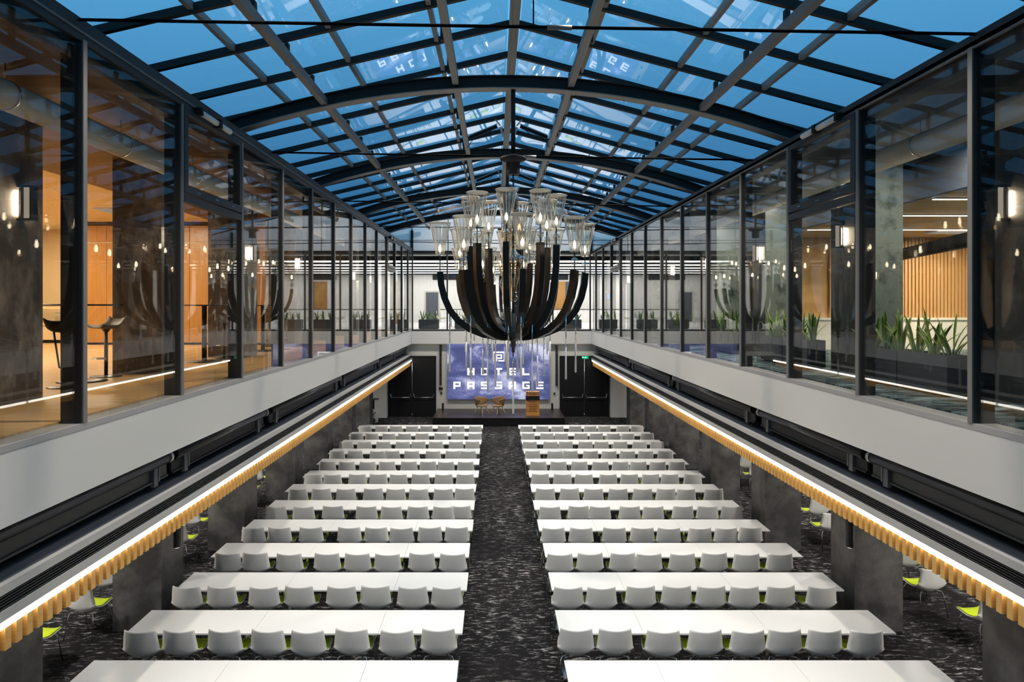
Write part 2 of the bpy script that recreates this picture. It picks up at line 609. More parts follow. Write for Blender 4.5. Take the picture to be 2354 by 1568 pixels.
# rafters: one mesh per slope, shared
for sd in (-1, 1):
    me = MB().bar((0, 0, 0.055), (sd * HW, 0, 0.055 - PITCH * HW - 0.0165 * sd * HW), 0.085, 0.11).mesh('rafter', M_roofm)
    gl_me = {}
    for i, y in enumerate(RYS):
        link('rafter', me, roof, (RX, y, ZRID))
    cuts = [0.09, 1.34, 2.86, 4.31, HW]
    for j in range(4):
        d0, d1 = cuts[j] + 0.02, cuts[j + 1] - 0.02
        za, zb = 0.09 - PITCH * d0 - 0.0165 * sd * d0, 0.09 - PITCH * d1 - 0.0165 * sd * d1
        L = 1.4375 - 0.06
        p = MB().bar((sd * d0, L / 2, za), (sd * d1, L / 2, zb), L, 0.012)
        pm = p.mesh('pane', M_roofglass)
        for i, y in enumerate(RYS[:-1]):
            link('pane', pm, roof, (RX, y + 0.03, ZRID))
    for d in cuts[1:]:
        x = RX + sd * d
        z = RT(x, zr(d)) + 0.075
        part('glazing_bar', MB().box(x - 0.035, x + 0.035, RYS[0], RYS[-1], z - 0.055, z + 0.06), M_purlin, roof)
    # purlins between the arches and their short posts
    for d, zb in ((1.04, 9.37), (3.41, 8.97)):
        x = RX + sd * d
        z = RT(x, zb)
        part('purlin', MB().box(x - 0.055, x + 0.055, RYS[0], YE - 1.2, z, z + 0.13), M_purlin, roof)
        sm = MB().box(-0.03, 0.03, -0.045, 0.045, 0, RT(x, zr(d)) - z - 0.12).mesh('strut', M_roofm)
        for y in RYS:
            if y < YE - 1.3:
                link('strut', sm, roof, (x + sd * 0.09, y, z + 0.06))
# ridge
part('ridge_beam', MB().box(RX - 0.085, RX + 0.085, RYS[0], RYS[-1], ZRID - 0.04, ZRID + 0.16).box(RX - 0.03, RX + 0.03, RYS[0], RYS[-1], ZRID - 0.07, ZRID - 0.04), M_purlin, roof)
# arches
AY = [0.90, 6.65, 12.40, 18.15, 23.90, 29.65]
am = MB()
R_A, nseg = 15.0, 28
vs, fl_ = [], []
tmax = math.asin(5.3 / R_A)


def arcsec(mb, r0, r1, hw, mi=0):
    vs, fs = [], []
    for i in range(nseg + 1):
        t = -tmax + 2 * tmax * i / nseg
        for (r, yy) in ((r0, -hw), (r0, hw), (r1, hw), (r1, -hw)):
            x, z = r * math.sin(t), r * math.cos(t)
            vs.append((x, yy, z - 0.0165 * x))
    for i in range(nseg):
        for k in range(4):
            k2 = (k + 1) % 4
            fs.append((i * 4 + k, (i + 1) * 4 + k, (i + 1) * 4 + k2, i * 4 + k2))
    fs += [(0, 1, 2, 3), tuple(nseg * 4 + k for k in (3, 2, 1, 0))]
    mb._add(vs, fs, False, mi)


arcsec(am, R_A, R_A + 0.018, 0.12, 1)
arcsec(am, R_A + 0.018, R_A + 0.22, 0.06)
arcsec(am, R_A + 0.22, R_A + 0.24, 0.10)
arch_me = am.mesh('arch', [M_roofm, M_purlin])
tie_me = MB().tube([(XL - 0.02, 0, 8.20), (RX, 0, 8.13), (XR + 0.02, 0, 8.06)], 0.017, 8).mesh('tie_rod', M_tie)
for y in AY:
    link('arch', arch_me, roof, (RX, y, 9.33 - R_A))
    link('tie_rod', tie_me, roof, (0, y + 0.02, 0))
    part('turnbuckle', MB().tube([(RX + 0.18, y + 0.02, 8.125), (RX + 0.42, y + 0.02, 8.122)], 0.026, 8), M_purlin, roof)
part('hanger', MB().tube([(0.375, 6.67, 8.13), (0.375, 6.67, 9.36)], 0.008, 6), M_roofm, roof)
# eave beams, flashings
for sd, x, zt in ((-1, XL, 8.22), (1, XR, 8.07)):
    a, b = sorted((x, x + sd * 0.48))
    part('eave_beam', MB().box(a, b, Y0, YE, zt - 0.14, zt), M_frame, roof)
    a, b = sorted((x - sd * 0.012, x + sd * 0.02))
    part('eave_rail', MB().box(a, b, Y0, YE, zt - 0.145, zt - 0.125), M_frameface, roof)
    xe = RX + sd * HW
    part('flashing', MB().bar((x + sd * 0.44, 0.5 * (Y0 + YE), zt - 0.02), (xe, 0.5 * (Y0 + YE), RT(xe, zr(HW)) - 0.02), YE - Y0, 0.05), M_roofm, roof)
# gable wall at the far end above the glazing
gb = thing('wall_gable', 'grey panelled gable wall above the end glazing', 'wall', kind=S)
xa, xb = RX - HW, RX + HW
gy = YE + 0.0
edges_x = [xa, XL - 0.02, -2.3, RX, 2.95, XR + 0.02, xb]
rows_z = [8.10, 8.62, 9.27, 10.4]
for i in range(len(edges_x) - 1):
    for j in range(3):
        x0, x1 = edges_x[i] + 0.02, edges_x[i + 1] - 0.02
        z0, z1 = rows_z[j] + 0.015, rows_z[j + 1] - 0.015
        t0 = RT(x0, zr(x0 - RX)) + 0.02
        t1 = RT(x1, zr(x1 - RX)) + 0.02
        if max(t0, t1) < z0 + 0.05:
            continue
        a, b = max(z0 + 0.001, min(z1, t0)), max(z0 + 0.001, min(z1, t1))
        m = MB()
        m._add([(x0, gy, z0), (x1, gy, z0), (x1, gy, b), (x0, gy, a), (x0, gy + .05, z0), (x1, gy + .05, z0), (x1, gy + .05, b), (x0, gy + .05, a)],
               [(0, 1, 2, 3), (7, 6, 5, 4), (0, 4, 5, 1), (1, 5, 6, 2), (2, 6, 7, 3), (3, 7, 4, 0)])
        part('panel', m, M_white, gb)
gbk = MB()
gbk._add([(xa, gy + .06, 8.0), (xb, gy + .06, 8.0), (xb, gy + .06, RT(xb, zr(HW)) + .1), (RX, gy + .06, ZRID + 0.1), (xa, gy + .06, RT(xa, zr(HW)) + .1)], [(0, 1, 2, 3, 4)])
part('backing', gbk, M_black, gb)
part('post', MB().box(XL - 0.07, XL + 0.05, gy - 0.08, gy + 0.02, 8.0, 9.1), M_black, gb)
part('post', MB().box(XR - 0.05, XR + 0.07, gy - 0.08, gy + 0.02, 8.0, 9.0), M_black, gb)
part('head_beam', MB().box(XL, XR, gy - 0.1, gy + 0.05, 8.0, 8.1), M_black, gb)

# ------------------------------------------------------------------ gallery glazing
for n, (sd, x) in enumerate(((-1, XL), (1, XR))):
    side = 'left' if sd < 0 else 'right'
    w = thing('window_%d' % (n + 1), 'tall dark framed glass wall of the %s gallery' % side, 'window', kind=S)
    a, b = sorted((x - sd * 0.005, x + sd * 0.24))
    part('sill', MB().box(a, b, Y0, YE - 0.22, ZFT, ZSILL), M_sill, w)
    a, b = sorted((x, x + sd * 0.09))
    part('head_rail', MB().box(a, b, Y0, YE - 0.1, ZHEAD - 0.02, 8.09 if sd < 0 else 7.95), M_frame, w)
    if sd > 0:
        pass
    ztop = ZHEAD - 0.02 if sd < 0 else 7.93
    mm = MB().box(*sorted((0.002 * sd, sd * 0.21)), 0, 0.07, ZSILL, ztop + 0.02)
    mme = mm.mesh('mullion', M_frame)
    fme = MB().box(*sorted((-0.014 * sd, 0.004 * sd)), 0.002, 0.068, ZSILL, ztop + 0.02).mesh('mullion_face', M_frameface)
    for y in MULY:
        link('mullion', mme, w, (x, y, 0))
        link('mullion_cap', fme, w, (x, y, 0))
    ys = MULY + [YE - 0.17]
    for i in range(len(ys) - 1):
        y0, y1 = ys[i] + 0.075, ys[i + 1] - 0.005
        vent = abs(ys[i] - 8.79) < 0.3 or abs(ys[i] - 25.59) < 0.3
        zt = ztop
        g0, g1 = sorted((x + sd * 0.03, x + sd * 0.042))
        if vent:
            zt = 6.76
            vf = MB()
            f0, f1 = sorted((x - sd * 0.02, x + sd * 0.07))
            vf.box(f0, f1, y0, y1, 6.76, 6.86).box(f0, f1, y0, y1, 6.88, 6.99).box(f0, f1, y0, y1, ztop - 0.07, ztop)
            vf.box(f0, f1, y0, y0 + 0.11, 6.99, ztop - 0.07).box(f0, f1, y1 - 0.11, y1, 6.99, ztop - 0.07)
            vo = part('vent_frame', vf, M_frame, w)
            for q in (0.2, 0.5, 0.8):
                yy = y0 + (y1 - y0) * q
                h0, h1 = sorted((x - sd * 0.032, x - sd * 0.018))
                part('latch', MB().box(h0, h1, yy - 0.05, yy + 0.05, 6.925, 6.94), M_chrome, vo)
            part('pane', MB().box(g0, g1, y0 + 0.11, y1 - 0.11, 6.99, ztop - 0.07), M_wallglass, vo)
            act = thing('window_actuator', 'pale tubular opener above the %s vent window of the %s gallery' % ('near' if y0 < 15 else 'far', side), 'opener',
                        (x - sd * 0.05, 0.5 * (y0 + y1), ztop + 0.03))
            part('tube', MB().tube([(0, -0.62, 0), (0, -0.05, 0)], 0.042, 10), M_white, act)
            part('tube', MB().tube([(0, 0.02, 0), (0, 0.42, 0)], 0.042, 10), M_white, act)
            part('bracket', MB().box(-0.05, 0.05, -0.06, 0.03, -0.06, 0.06), M_black, act)
            part('bracket', MB().box(-0.045, 0.045, -0.68, -0.61, -0.05, 0.05), M_black, act)
        part('pane', MB().box(g0, g1, y0, y1, ZSILL, zt), M_wallglass, w)

w = thing('window_3', 'dark framed glass wall above the stage at the end of the hall', 'window', kind=S)
exs = [XL + 0.02, -2.33, -0.62, 1.10, 2.82, XR - 0.05]
for xm in exs:
    part('mullion', MB().box(xm - 0.035, xm + 0.035, YE - 0.17, YE - 0.05, ZFT, 8.02), M_frame, w)
part('bottom_rail', MB().box(XL, XR, YE - 0.18, YE - 0.02, ZFT, ZFT + 0.07), M_frame, w)
for i in range(len(exs) - 1):
    part('pane', MB().box(exs[i] + 0.04, exs[i + 1] - 0.04, YE - 0.116, YE - 0.104, ZFT + 0.07, 8.0), M_wallglass, w)

# ------------------------------------------------------------------ upper side rooms: ceilings and walls
cl = thing('ceiling', 'brown soffit and speckled ceiling of the left upper lounge', 'ceiling', kind=S)
part('soffit', MB().box(-8.07, XL - 0.1, Y0, YE, ZCEIL, ZCEIL + 0.12), M_soffit, cl)
part('plaster_ceiling', MB().box(-15, -8.07, Y0, YE, ZCEIL + 0.05, ZCEIL + 0.15), M_speck, cl)
cr = thing('ceiling', 'dark ceiling with oak field over the right upper gallery', 'ceiling', kind=S)
part('soffit', MB().box(XR + 0.1, CRX0 + 0.2, Y0, YE, ZCEIL, ZCEIL + 0.12), M_navy, cr)
part('dark_ceiling', MB().box(CRX0 + 0.2, 7.2, Y0, YE, ZCEIL - 0.02, ZCEIL + 0.10), M_navy, cr)
oc = MB().box(7.2, 15, 8.0, 17.9, 7.2, 7.32)
part('oak_ceiling', oc, M_oakceil, cr)
part('dark_ceiling', MB().box(7.2, 15, 17.9, YE, 7.2, 7.32).box(7.2, 15, Y0, 8.0, 7.2, 7.32).box(7.1, 7.2, Y0, YE, 7.2, ZCEIL), M_navy, cr)
ce = thing('ceiling', 'white ceiling with light lines in the end upper room', 'ceiling', kind=S)
part('slab', MB().box(-15, 15, YE + 0.1, 51, ZCEIL + 0.1, ZCEIL + 0.2), M_white, ce)
for k in range(6):
    yk = 34.5 + k * 3.1
    solid('ceiling_baffle', MB().box(-9, 12, yk, yk + 0.42, ZCEIL - 0.1, ZCEIL + 0.1), M_black, 'black ceiling baffle in the end room, %s from the end glazing' % NUM[k + 1], 'baffle', 'black ceiling baffles in the end room')
for k in range(5):
    yk = 35.3 + k * 3.1
    t = thing('linear_light', 'wide white ceiling light band in the end room, %s from the end glazing' % NUM[k + 1], 'light', (0, yk, ZCEIL - 0.035))
    part('diffuser', MB().box(-6.3, 11.5, 0, 1.9, -0.01, 0.03), M_ledroom, t)
    part('housing', MB().box(-6.3, 11.5, 0, 1.9, 0.03, 0.1), M_white, t)
solid('wall_far', MB().box(-15, 15, 50.5, 50.7, ZUP, ZCEIL + 0.1), M_white, 'white back wall of the upper room behind the end glazing', 'wall', kind=S)
solid('wall_far', MB().box(-6.6, -6.4, YE + 4, 50.5, ZUP, ZCEIL + 0.1), M_white, 'white side wall left in the end upper room', 'wall', kind=S)
solid('wall_far', MB().box(12.0, 12.2, YE, 50.5, ZUP, ZCEIL + 0.1), M_white, 'white side wall right in the end upper room', 'wall', kind=S)
# outer walls of the side rooms
solid('wall_left', MB().box(-15.2, -15.0, Y0, YE, ZUP - 0.3, 8.0), M_beigew, 'sand coloured outer wall of the left lounge', 'wall', kind=S)
solid('wall_left', MB().box(-15.0, -12.7, 22.0, 22.2, ZUP, ZCEIL + 0.05), M_beigew, 'sand coloured wall behind the basket console in the left lounge', 'wall', kind=S)
solid('wall_right', MB().box(14.9, 15.1, Y0, YE, ZUP - 0.3, 7.9), M_navy, 'dark outer wall of the right gallery', 'wall', kind=S)
solid('wall_left', MB().box(-12.7, XL - 1.4, 27.2, 27.4, ZUP, ZCEIL), M_white, 'white partition at the far end of the left lounge', 'wall', kind=S)

# cabinet wall left
cab = thing('cabinet_wall', 'orange veneer cabinet wall with pale joints in the left lounge', 'cabinet', (0, 20.0, ZUP))
hz = ZCEIL - ZUP - 0.03
part('carcass', MB().box(-12.65, -6.45, 0.03, 0.6, 0.06, hz), M_cabgap, cab)
part('plinth', MB().box(-12.65, -6.45, 0.06, 0.55, 0, 0.06), M_black, cab)
xs = [-12.62, -11.38, -10.16, -8.95, -7.74, -6.47]
for i in range(5):
    for (z0, z1) in ((0.08, 2.98), (3.02, hz - 0.04)):
        part('door', MB().box(xs[i] + 0.012, xs[i + 1] - 0.012, 0, 0.03, z0, z1), M_cab, cab)
part('top_gap', MB().box(-12.65, -6.45, 0.0, 0.02, hz - 0.03, hz), M_black, cab)
con = thing('console_shelf', 'low pale wood console by the sand wall in the left lounge', 'console', (-13.6, 20.9, ZUP))
part('body', MB().box(-1.0, 0.75, 0, 0.5, 0.1, 0.55), M_beigew, con)
part('top', MB().box(-1.05, 0.8, -0.03, 0.52, 0.55, 0.6), M_cabgap, con)
part('upper_shelf', MB().box(-1.05, 0.8, 0.1, 0.5, 1.05, 1.1), M_cabgap, con)
part('side_panel', MB().box(0.7, 0.76, 0.1, 0.5, 0.6, 1.05), M_cab, con)
part('plinth', MB().box(-0.95, 0.7, 0.04, 0.46, 0, 0.1), M_black, con)
bk = thing('basket', 'grey woven basket on the console in the left lounge', 'basket', (-13.35, 21.1, ZUP + 0.6))
part('body', MB().lathe([(0.15, 0), (0.2, 0.1), (0.21, 0.22), (0.2, 0.32), (0.18, 0.32), (0.17, 0.05)], 16), M_basket, bk)
part('rim', MB().lathe([(0.2, 0.31), (0.215, 0.325), (0.2, 0.34), (0.19, 0.325)], 16), M_basket, bk)

# right room: oak slat wall, low white wall, header beam
sw = thing('wall_right', 'oak slat wall of the lit room beyond the right gallery', 'wall', kind=S)
part('backing', MB().box(7.7, 14.9, 17.93, 18.1, ZUP, 7.2), M_oakceil, sw)
part('base_panel', MB().box(7.7, 14.9, 17.80, 17.93, ZUP, 5.04), M_white, sw)
part('cap', MB().box(7.7, 14.9, 17.76, 17.93, 5.04, 5.10), M_white, sw)
slm = MB().box(-0.03, 0.03, -0.05, 0, 0, 2.1).mesh('slat', M_wallslat)
xk = 8.8
while xk < 13.4:
    link('slat', slm, sw, (xk, 17.93, 5.10))
    xk += 0.094
hd = MB().bar((9.55, 16.6, 6.58), (7.55, 10.2, 6.50), 0.12, 0.24, (0, 0, 1))
solid('trim_1', hd, M_black, 'dark header beam crossing the lit room beyond the right gallery', 'beam', kind=S)
for k, yk in enumerate((11.34, 13.4, 15.9)):
    t = thing('linear_light', 'warm light line in the oak ceiling right, %s from the camera' % NUM[k + 1], 'light', (0, yk, 7.19))
    part('diffuser', MB().box(7.3, 14.2, 0, 0.06, -0.016, -0.008), M_ledwarm, t)
    part('channel', MB().box(7.3, 14.2, -0.01, 0.07, -0.008, 0.0), M_steel, t)

# wood panels between far columns right (dim)
solid('wall_right', MB().box(9.0, 9.2, 19.2, 26.6, ZUP, 7.2), M_cab, 'brown wood panelled wall deep in the right gallery', 'wall', kind=S)
solid('wall_right', MB().box(7.0, 9.0, 26.6, 26.8, ZUP, 7.2), M_cab, 'narrow wood wall at the far end of the right gallery', 'wall', kind=S)

# ------------------------------------------------------------------ columns
ordn = 0
for i, y in enumerate(COLY):
    vis = i - 2
    for sd, x0, x1, side in ((-1, CLX0, CLX1, 'left'), (1, CRX0, CRX1, 'right')):
        if vis < -1:
            continue
        wd = 'behind the camera' if vis < 0 else ('%s from the camera' % NUM[vis + 1])
        c = MB().box(x0, x1, y, y + CS, 0, 2.735)
        solid('column', c, M_plaster, 'dark grey plaster column in the hall, %s side, %s' % (side, wd), 'column', kind=S)
        u = MB().box(x0, x1, y, y + CS, ZUP, ZCEIL)
        if sd > 0:
            u.box(x0 + 0.005, x1 - 0.005, y - 0.012, y - 0.001, ZUP, ZCEIL, 1)
        solid('column', u, [M_stone if sd < 0 else M_stoned, M_marble],
              ('brown stone' if sd < 0 else 'dark stone and veined marble') + ' column on the upper %s gallery, %s' % (side, wd), 'column', kind=S)


# ------------------------------------------------------------------ wall sconces
def make_sconce():
    t = thing('wall_sconce', 'x', 'wall lamp', group='wall sconces on the upper columns')
    # local: +x away from the wall
    m = MB()
    for (x0, x1, z0, z1) in ((0.0, 0.17, 0.18, 0.2), (0.0, 0.17, -0.2, -0.18), (0.15, 0.17, -0.18, 0.18)):
        m.box(x0, x1, -0.06, 0.06, z0, z1)
    part('frame', m, M_blackg, t)
    part('wall_plate', MB().box(0, 0.02, -0.018, 0.018, -0.18, 0.18), M_blackg, t)
    part('glass', MB().box(0.075, 0.145, -0.045, 0.045, -0.178, 0.178), M_sglass, t)
    part('light_bar', MB().box(0.02, 0.034, -0.02, 0.02, -0.14, 0.14), M_sconce, t)
    part('shield', MB().box(0.044, 0.05, -0.056, 0.056, -0.18, 0.18), M_blackg, t)
    return t


sc0 = None
for i, y in enumerate(COLY):
    vis = i - 2
    if vis < 0:
        continue
    for sd, x, side in ((-1, CLX1, 'left'), (1, CRX0, 'right')):
        lb = 'black framed glowing wall sconce on the %s gallery, %s column from the camera' % (side, NUM[vis + 1])
        loc, rz = (x, y + 0.40, 6.60), (0 if sd < 0 else math.pi)
        if sc0 is None:
            sc0 = make_sconce()
            sc0.location, sc0.rotation_euler, sc0['label'] = loc, (0, 0, rz), lb
        else:
            copy_tree(sc0, loc, rz, lb)

# ------------------------------------------------------------------ air ducts above the galleries
for xx, side in ((-4.88, 'left'), (5.55, 'right')):
    t = thing('air_duct', 'cream tubular air duct running along the %s upper gallery' % side, 'duct', (xx, 0, 7.50))
    part('tube', MB().tube([(0, Y0 + 0.1, 0), (0, YE - 0.4, 0)], 0.15, 20), M_duct, t)
    y = 0.5
    while y < YE - 1:
        part('strap', MB().tube([(0, y - 0.015, 0), (0, y + 0.015, 0)], 0.156, 20), M_steel, t)
        part('hanger', MB().tube([(0, y, 0.15), (0, y, ZCEIL - 7.50)], 0.006, 6), M_steel, t)
        y += 2.1

# ------------------------------------------------------------------ roller blinds in the niches
for sd, x, side in ((-1, XL, 'left'), (1, XR, 'right')):
    segs = [(-3.6, 8.85), (8.98, 12.55), (12.85, 18.5), (18.8, 24.5), (24.8, 32.6)]
    for k, (y0, y1) in enumerate(segs):
        t = thing('roller_blind', 'black roller blind under the %s gallery, %s from the camera' % (side, NUM[k + 1]), 'blind',
                  (x + sd * 0.19, y0, 3.45), group='roller blinds under the galleries')
        Ln = y1 - y0
        part('roller_tube', MB().tube([(0, 0, 0), (0, Ln, 0)], 0.075, 14), M_blackg, t)
        part('end_cap', MB().tube([(0, Ln - 0.06, 0), (0, Ln, 0)], 0.083, 14), M_steel, t)
        part('cassette', MB().box(*sorted((sd * 0.02, sd * 0.05)), 0, Ln, -0.235, -0.085).box(*sorted((sd * 0.0, sd * 0.07)), 0, Ln, -0.25, -0.225), M_frame if k == 0 else M_roofm, t)
        nb = max(2, int(Ln / 2.6))
        for q in range(nb):
            yy = 0.35 + (Ln - 0.7) * q / (nb - 1)
            part('bracket', MB().box(*sorted((sd * -0.02, sd * 0.03)), yy - 0.05, yy + 0.05, -0.3, -0.05).box(*sorted((sd * -0.03, sd * 0.02)), yy + 0.05, yy + 0.08, -0.25, -0.06), M_brk, t)

# ------------------------------------------------------------------ cylinder spotlights
for sd, xx, side in ((-1, -4.36, 'left'), (1, 4.86, 'right')):
    t = thing('cylinder_spotlight', 'black cylinder spotlight hanging below the %s baffle ceiling' % side, 'spotlight', (xx, 9.36, 2.10))
    part('body', MB().lathe([(0.055, 0.0), (0.058, 0.02), (0.058, 0.42), (0.03, 0.45), (0.03, 0.63)], 16), M_blackg, t)
    part('lens', MB().lathe([(0.045, -0.004), (0.045, 0.004)], 16), M_ledwarm, t)

# ================================================================== END WALL
scr = thing('led_screen', 'large blue violet LED screen reading HOTEL PASSAGE above the stage', 'screen', (0.165, YE - 0.09, 2.215))
part('housing', MB().box(-2.5, 2.5, 0, 0.06, -1.36, 1.36), M_black, scr)
part('display', MB().box(-2.5, 2.5, -0.012, 0, -1.36, 1.36), M_screen, scr)
GL = {'H': [(0, 0, .27, 1), (.73, 0, 1, 1), (.27, .37, .73, .63)],
      'O': [(0, 0, 1, .22), (0, .78, 1, 1), (0, .22, .25, .78), (.75, .22, 1, .78)],
      'T': [(0, .74, 1, 1), (.36, 0, .64, .74)],
      'E': [(0, 0, .26, 1), (.26, 0, 1, .22), (.26, .4, .95, .6), (.26, .78, 1, 1)],
      'L': [(0, 0, .26, 1), (.26, 0, 1, .24)],
      'P': [(0, 0, .26, 1), (.26, .76, 1, 1), (.26, .3, 1, .54), (.76, .54, 1, .76)],
      'A': [(0, 0, .26, 1), (.74, 0, 1, 1), (.26, .76, .74, 1), (.26, .3, .74, .52)],
      'S': [(0, 0, 1, .22), (0, .39, 1, .61), (0, .78, 1, 1), (0, .61, .26, .78), (.74, .22, 1, .39)],
      'G': [(0, 0, .26, 1), (.26, .77, 1, 1), (.26, 0, 1, .23), (.74, .23, 1, .55), (.5, .38, .74, .58)]}
ksc = (YE - 0.07) / FPX


def sx(px):
    return (px - VPX) * ksc - 0.165


def sz(py):
    return ZCAM - (py - VPY) * ksc - 2.215


def glyph(ch, px0, px1, py0, py1):
    m = MB()
    for (a, b, c, d) in GL[ch]:
        X0, X1 = sx(px0), sx(px1)
        Zt, Zb = sz(py0), sz(py1)
        m.box(X0 + a * (X1 - X0), X0 + c * (X1 - X0), -0.018, -0.012, Zb + b * (Zt - Zb), Zb + d * (Zt - Zb))
    o = part('letter', m, M_letter, scr)
    o['label'] = 'white letter ' + ch


for ch, c in zip('HOTEL', (1082.6, 1114.4, 1146.0, 1177.5, 1208.8)):
    glyph(ch, c - 8.4, c + 8.4, 845.8, 862.4)
for ch, c in zip('PASSAGE', (1050.7, 1082.5, 1114.2, 1145.9, 1177.8, 1209.0, 1241.0)):
    glyph(ch, c - 8.4, c + 8.4, 877.2, 894.2)
lg = MB()
for (a, b, c, d) in ((985, 210, 1012, 380), (985, 210, 1203, 236), (1178, 210, 1203, 380), (1085, 356, 1203, 380),
                     (1042, 258, 1066, 380), (1042, 258, 1152, 280), (1128, 258, 1152, 336), (1085, 312, 1152, 336), (1066, 312, 1085, 336)):
    lg.box(sx(1000 + a / 7.467), sx(1000 + c / 7.467), -0.018, -0.012, sz(780 + d / 7.467), sz(780 + b / 7.467))
lo = part('logo', lg, M_letter, scr)
lo['label'] = 'white square spiral emblem above the letters'

stg = thing('stage', 'low dark stage platform in front of the LED screen', 'stage', (0.17, 30.6, 0))
part('skirt', MB().box(-2.96, 2.96, 0.03, 2.75, 0, 0.36), M_black, stg)
for q in range(3):
    x0 = -2.98 + q * 1.9867
    part('deck_panel', MB().box(x0 + 0.004, x0 + 1.983, 0, 2.77, 0.36, 0.39), M_stage, stg)


def door(name, x0, x1, label):
    t = thing(name, label, 'door', (0, YE - 0.02, 0), kind=S)
    part('frame', MB().box(x0 - 0.04, x0 + 0.02, -0.05, 0.02, 0, 2.96).box(x1 - 0.02, x1 + 0.04, -0.05, 0.02, 0, 2.96).box(x0 - 0.04, x1 + 0.04, -0.05, 0.02, 2.9, 2.97), M_black, t)
    xm = 0.5 * (x0 + x1)
    for (a, b) in ((x0 + 0.02, xm - 0.012), (xm + 0.012, x1 - 0.02)):
        lf = part('leaf', MB().box(a, b, -0.035, 0.015, 0.01, 2.9), M_door, t)
        bar = MB().tube([(a + 0.10, -0.10, 0.95), (b - 0.10, -0.10, 0.95)], 0.018, 8)
        bar.bar((a + 0.10, -0.10, 0.93), (a + 0.05, -0.04, 1.12), 0.03, 0.03).bar((b - 0.10, -0.10, 0.93), (b - 0.05, -0.04, 1.12), 0.03, 0.03)
        part('panic_bar', bar, M_steel, lf)
    rod = MB().tube([(xm, -0.055, 0.12), (xm, -0.055, 2.85)], 0.014, 8)
    rod.lathe([(0.02, 0.06), (0.026, 0.1), (0.02, 0.16)], 8, (xm, -0.055, 0))
    part('shoot_bolt', rod, M_steel, t)
    return t


door('door_1', -5.18, -2.92, 'black double exit door left of the stage')
door('door_2', 3.20, 5.53, 'black double exit door right of the stage')

ex = thing('exit_sign', 'small green lit exit sign above the right double door', 'sign', (4.40, YE - 0.09, 2.90))
part('panel', MB().box(-0.16, 0.16, 0, 0.04, -0.065, 0.065), M_green, ex)
m = MB().box(-0.12, -0.02, -0.004, 0, -0.012, 0.012)
m._add([(-0.12, -0.004, 0.035), (-0.145, -0.004, 0), (-0.12, -0.004, -0.035), (-0.12, 0, 0.035), (-0.145, 0, 0), (-0.12, 0, -0.035)], [(0, 1, 2), (5, 4, 3)])
m.bar((0.04, -0.002, 0.03), (0.02, -0.002, -0.01), 0.004, 0.02, (1, 0, 0)).bar((0.02, -0.002, -0.01), (0.06, -0.002, -0.04), 0.004, 0.016, (1, 0, 0)).bar((0.02, -0.002, -0.01), (-0.01, -0.002, -0.045), 0.004, 0.016, (1, 0, 0))
m.lathe([(0.0, -0.012), (0.012, 0), (0.0, 0.012)], 8, (0.045, -0.003, 0.045))
part('pictogram', m, M_exitw, ex)

for (nm, xc, z0, z1, wd, lab) in (('column_speaker', -2.66, 1.54, 3.50, 0.1, 'tall black column speaker on the wall left of the screen'),
                                  ('column_speaker', 3.01, 1.52, 3.48, 0.1, 'tall black column speaker on the wall right of the screen')):
    t = thing(nm, lab, 'speaker', (xc, YE - 0.12, z0))
    part('body', MB().box(-wd / 2, wd / 2, 0, 0.12, 0, z1 - z0), M_black, t)
    for q in range(4):
        part('grille', MB().box(-wd / 2 + 0.012, wd / 2 - 0.012, -0.006, 0, 0.03 + q * (z1 - z0) / 4, (q + 1) * (z1 - z0) / 4 - 0.03), M_blackg, t)
for (xc, zc, hw, hh, lab) in ((-2.65, 1.37, 0.095, 0.06, 'black wall socket panel under the left column speaker'),
                              (-2.63, 1.15, 0.045, 0.042, 'small square black wall box above the left stage corner'),
                              (2.90, 1.13, 0.045, 0.045, 'small square black wall box right of the screen')):
    t = thing('wall_box', lab, 'wall box', (xc, YE - 0.05, zc))
    part('body', MB().box(-hw, hw, 0, 0.05, -hh, hh), M_black, t)
    part('cover', MB().box(-hw + 0.01, hw - 0.01, -0.008, 0, -hh + 0.01, hh - 0.01), M_blackg, t)
for (xc, lab) in ((-2.52, 'small black floor speaker at the back left corner of the stage'), (2.76, 'small black floor speaker at the back right corner of the stage')):
    t = thing('floor_speaker', lab, 'speaker', (xc, 32.9, 0.39))
    part('body', MB().box(-0.045, 0.045, 0, 0.12, 0.02, 0.32), M_black, t)
    part('foot', MB().box(-0.07, 0.07, -0.03, 0.15, 0, 0.02), M_blackg, t)

# ------------------------------------------------------------------ armchairs on stage


def armchair(loc, rz, label):
    t = thing('armchair', label, 'armchair', loc, rz, 'tan armchairs on the stage')
    # local: faces +x
    rows = []
    nA = 22
    for i in range(nA + 1):
        a = math.radians(62 + (298 - 62) * i / nA)
        fr = abs(i - nA / 2) / (nA / 2)
        zb = 0.44 + (0.20 * max(0, (fr - 0.52) / 0.48) ** 0.8 if fr > 0.52 else 0)
        ztp = 0.84 - 0.10 * fr ** 2
        r = []
        for j in range(6):
            q = j / 5
            z = zb + (ztp - zb) * q
            rad = 0.255 + 0.075 * ((z - 0.44) / 0.4) ** 0.7 if z > 0.44 else 0.255
            r.append((rad * math.cos(a), rad * 1.02 * math.sin(a), z))
        rows.append(r)
    part('shell', MB().grid(rows, 0.028), M_tan, t)
    part('seat', MB().lathe([(0.0, 0.40), (0.2, 0.405), (0.27, 0.425), (0.285, 0.445), (0.26, 0.465), (0.0, 0.47)], 24, (0.02, 0, 0)), M_tan, t)
    for (sx_, sy_) in ((1, 1), (1, -1), (-1, 1), (-1, -1)):
        part('leg', MB().tube([(0.13 * sx_, 0.13 * sy_, 0.41), (0.27 * sx_, 0.26 * sy_, 0.0)], [0.02, 0.012], 8), M_legwood, t)


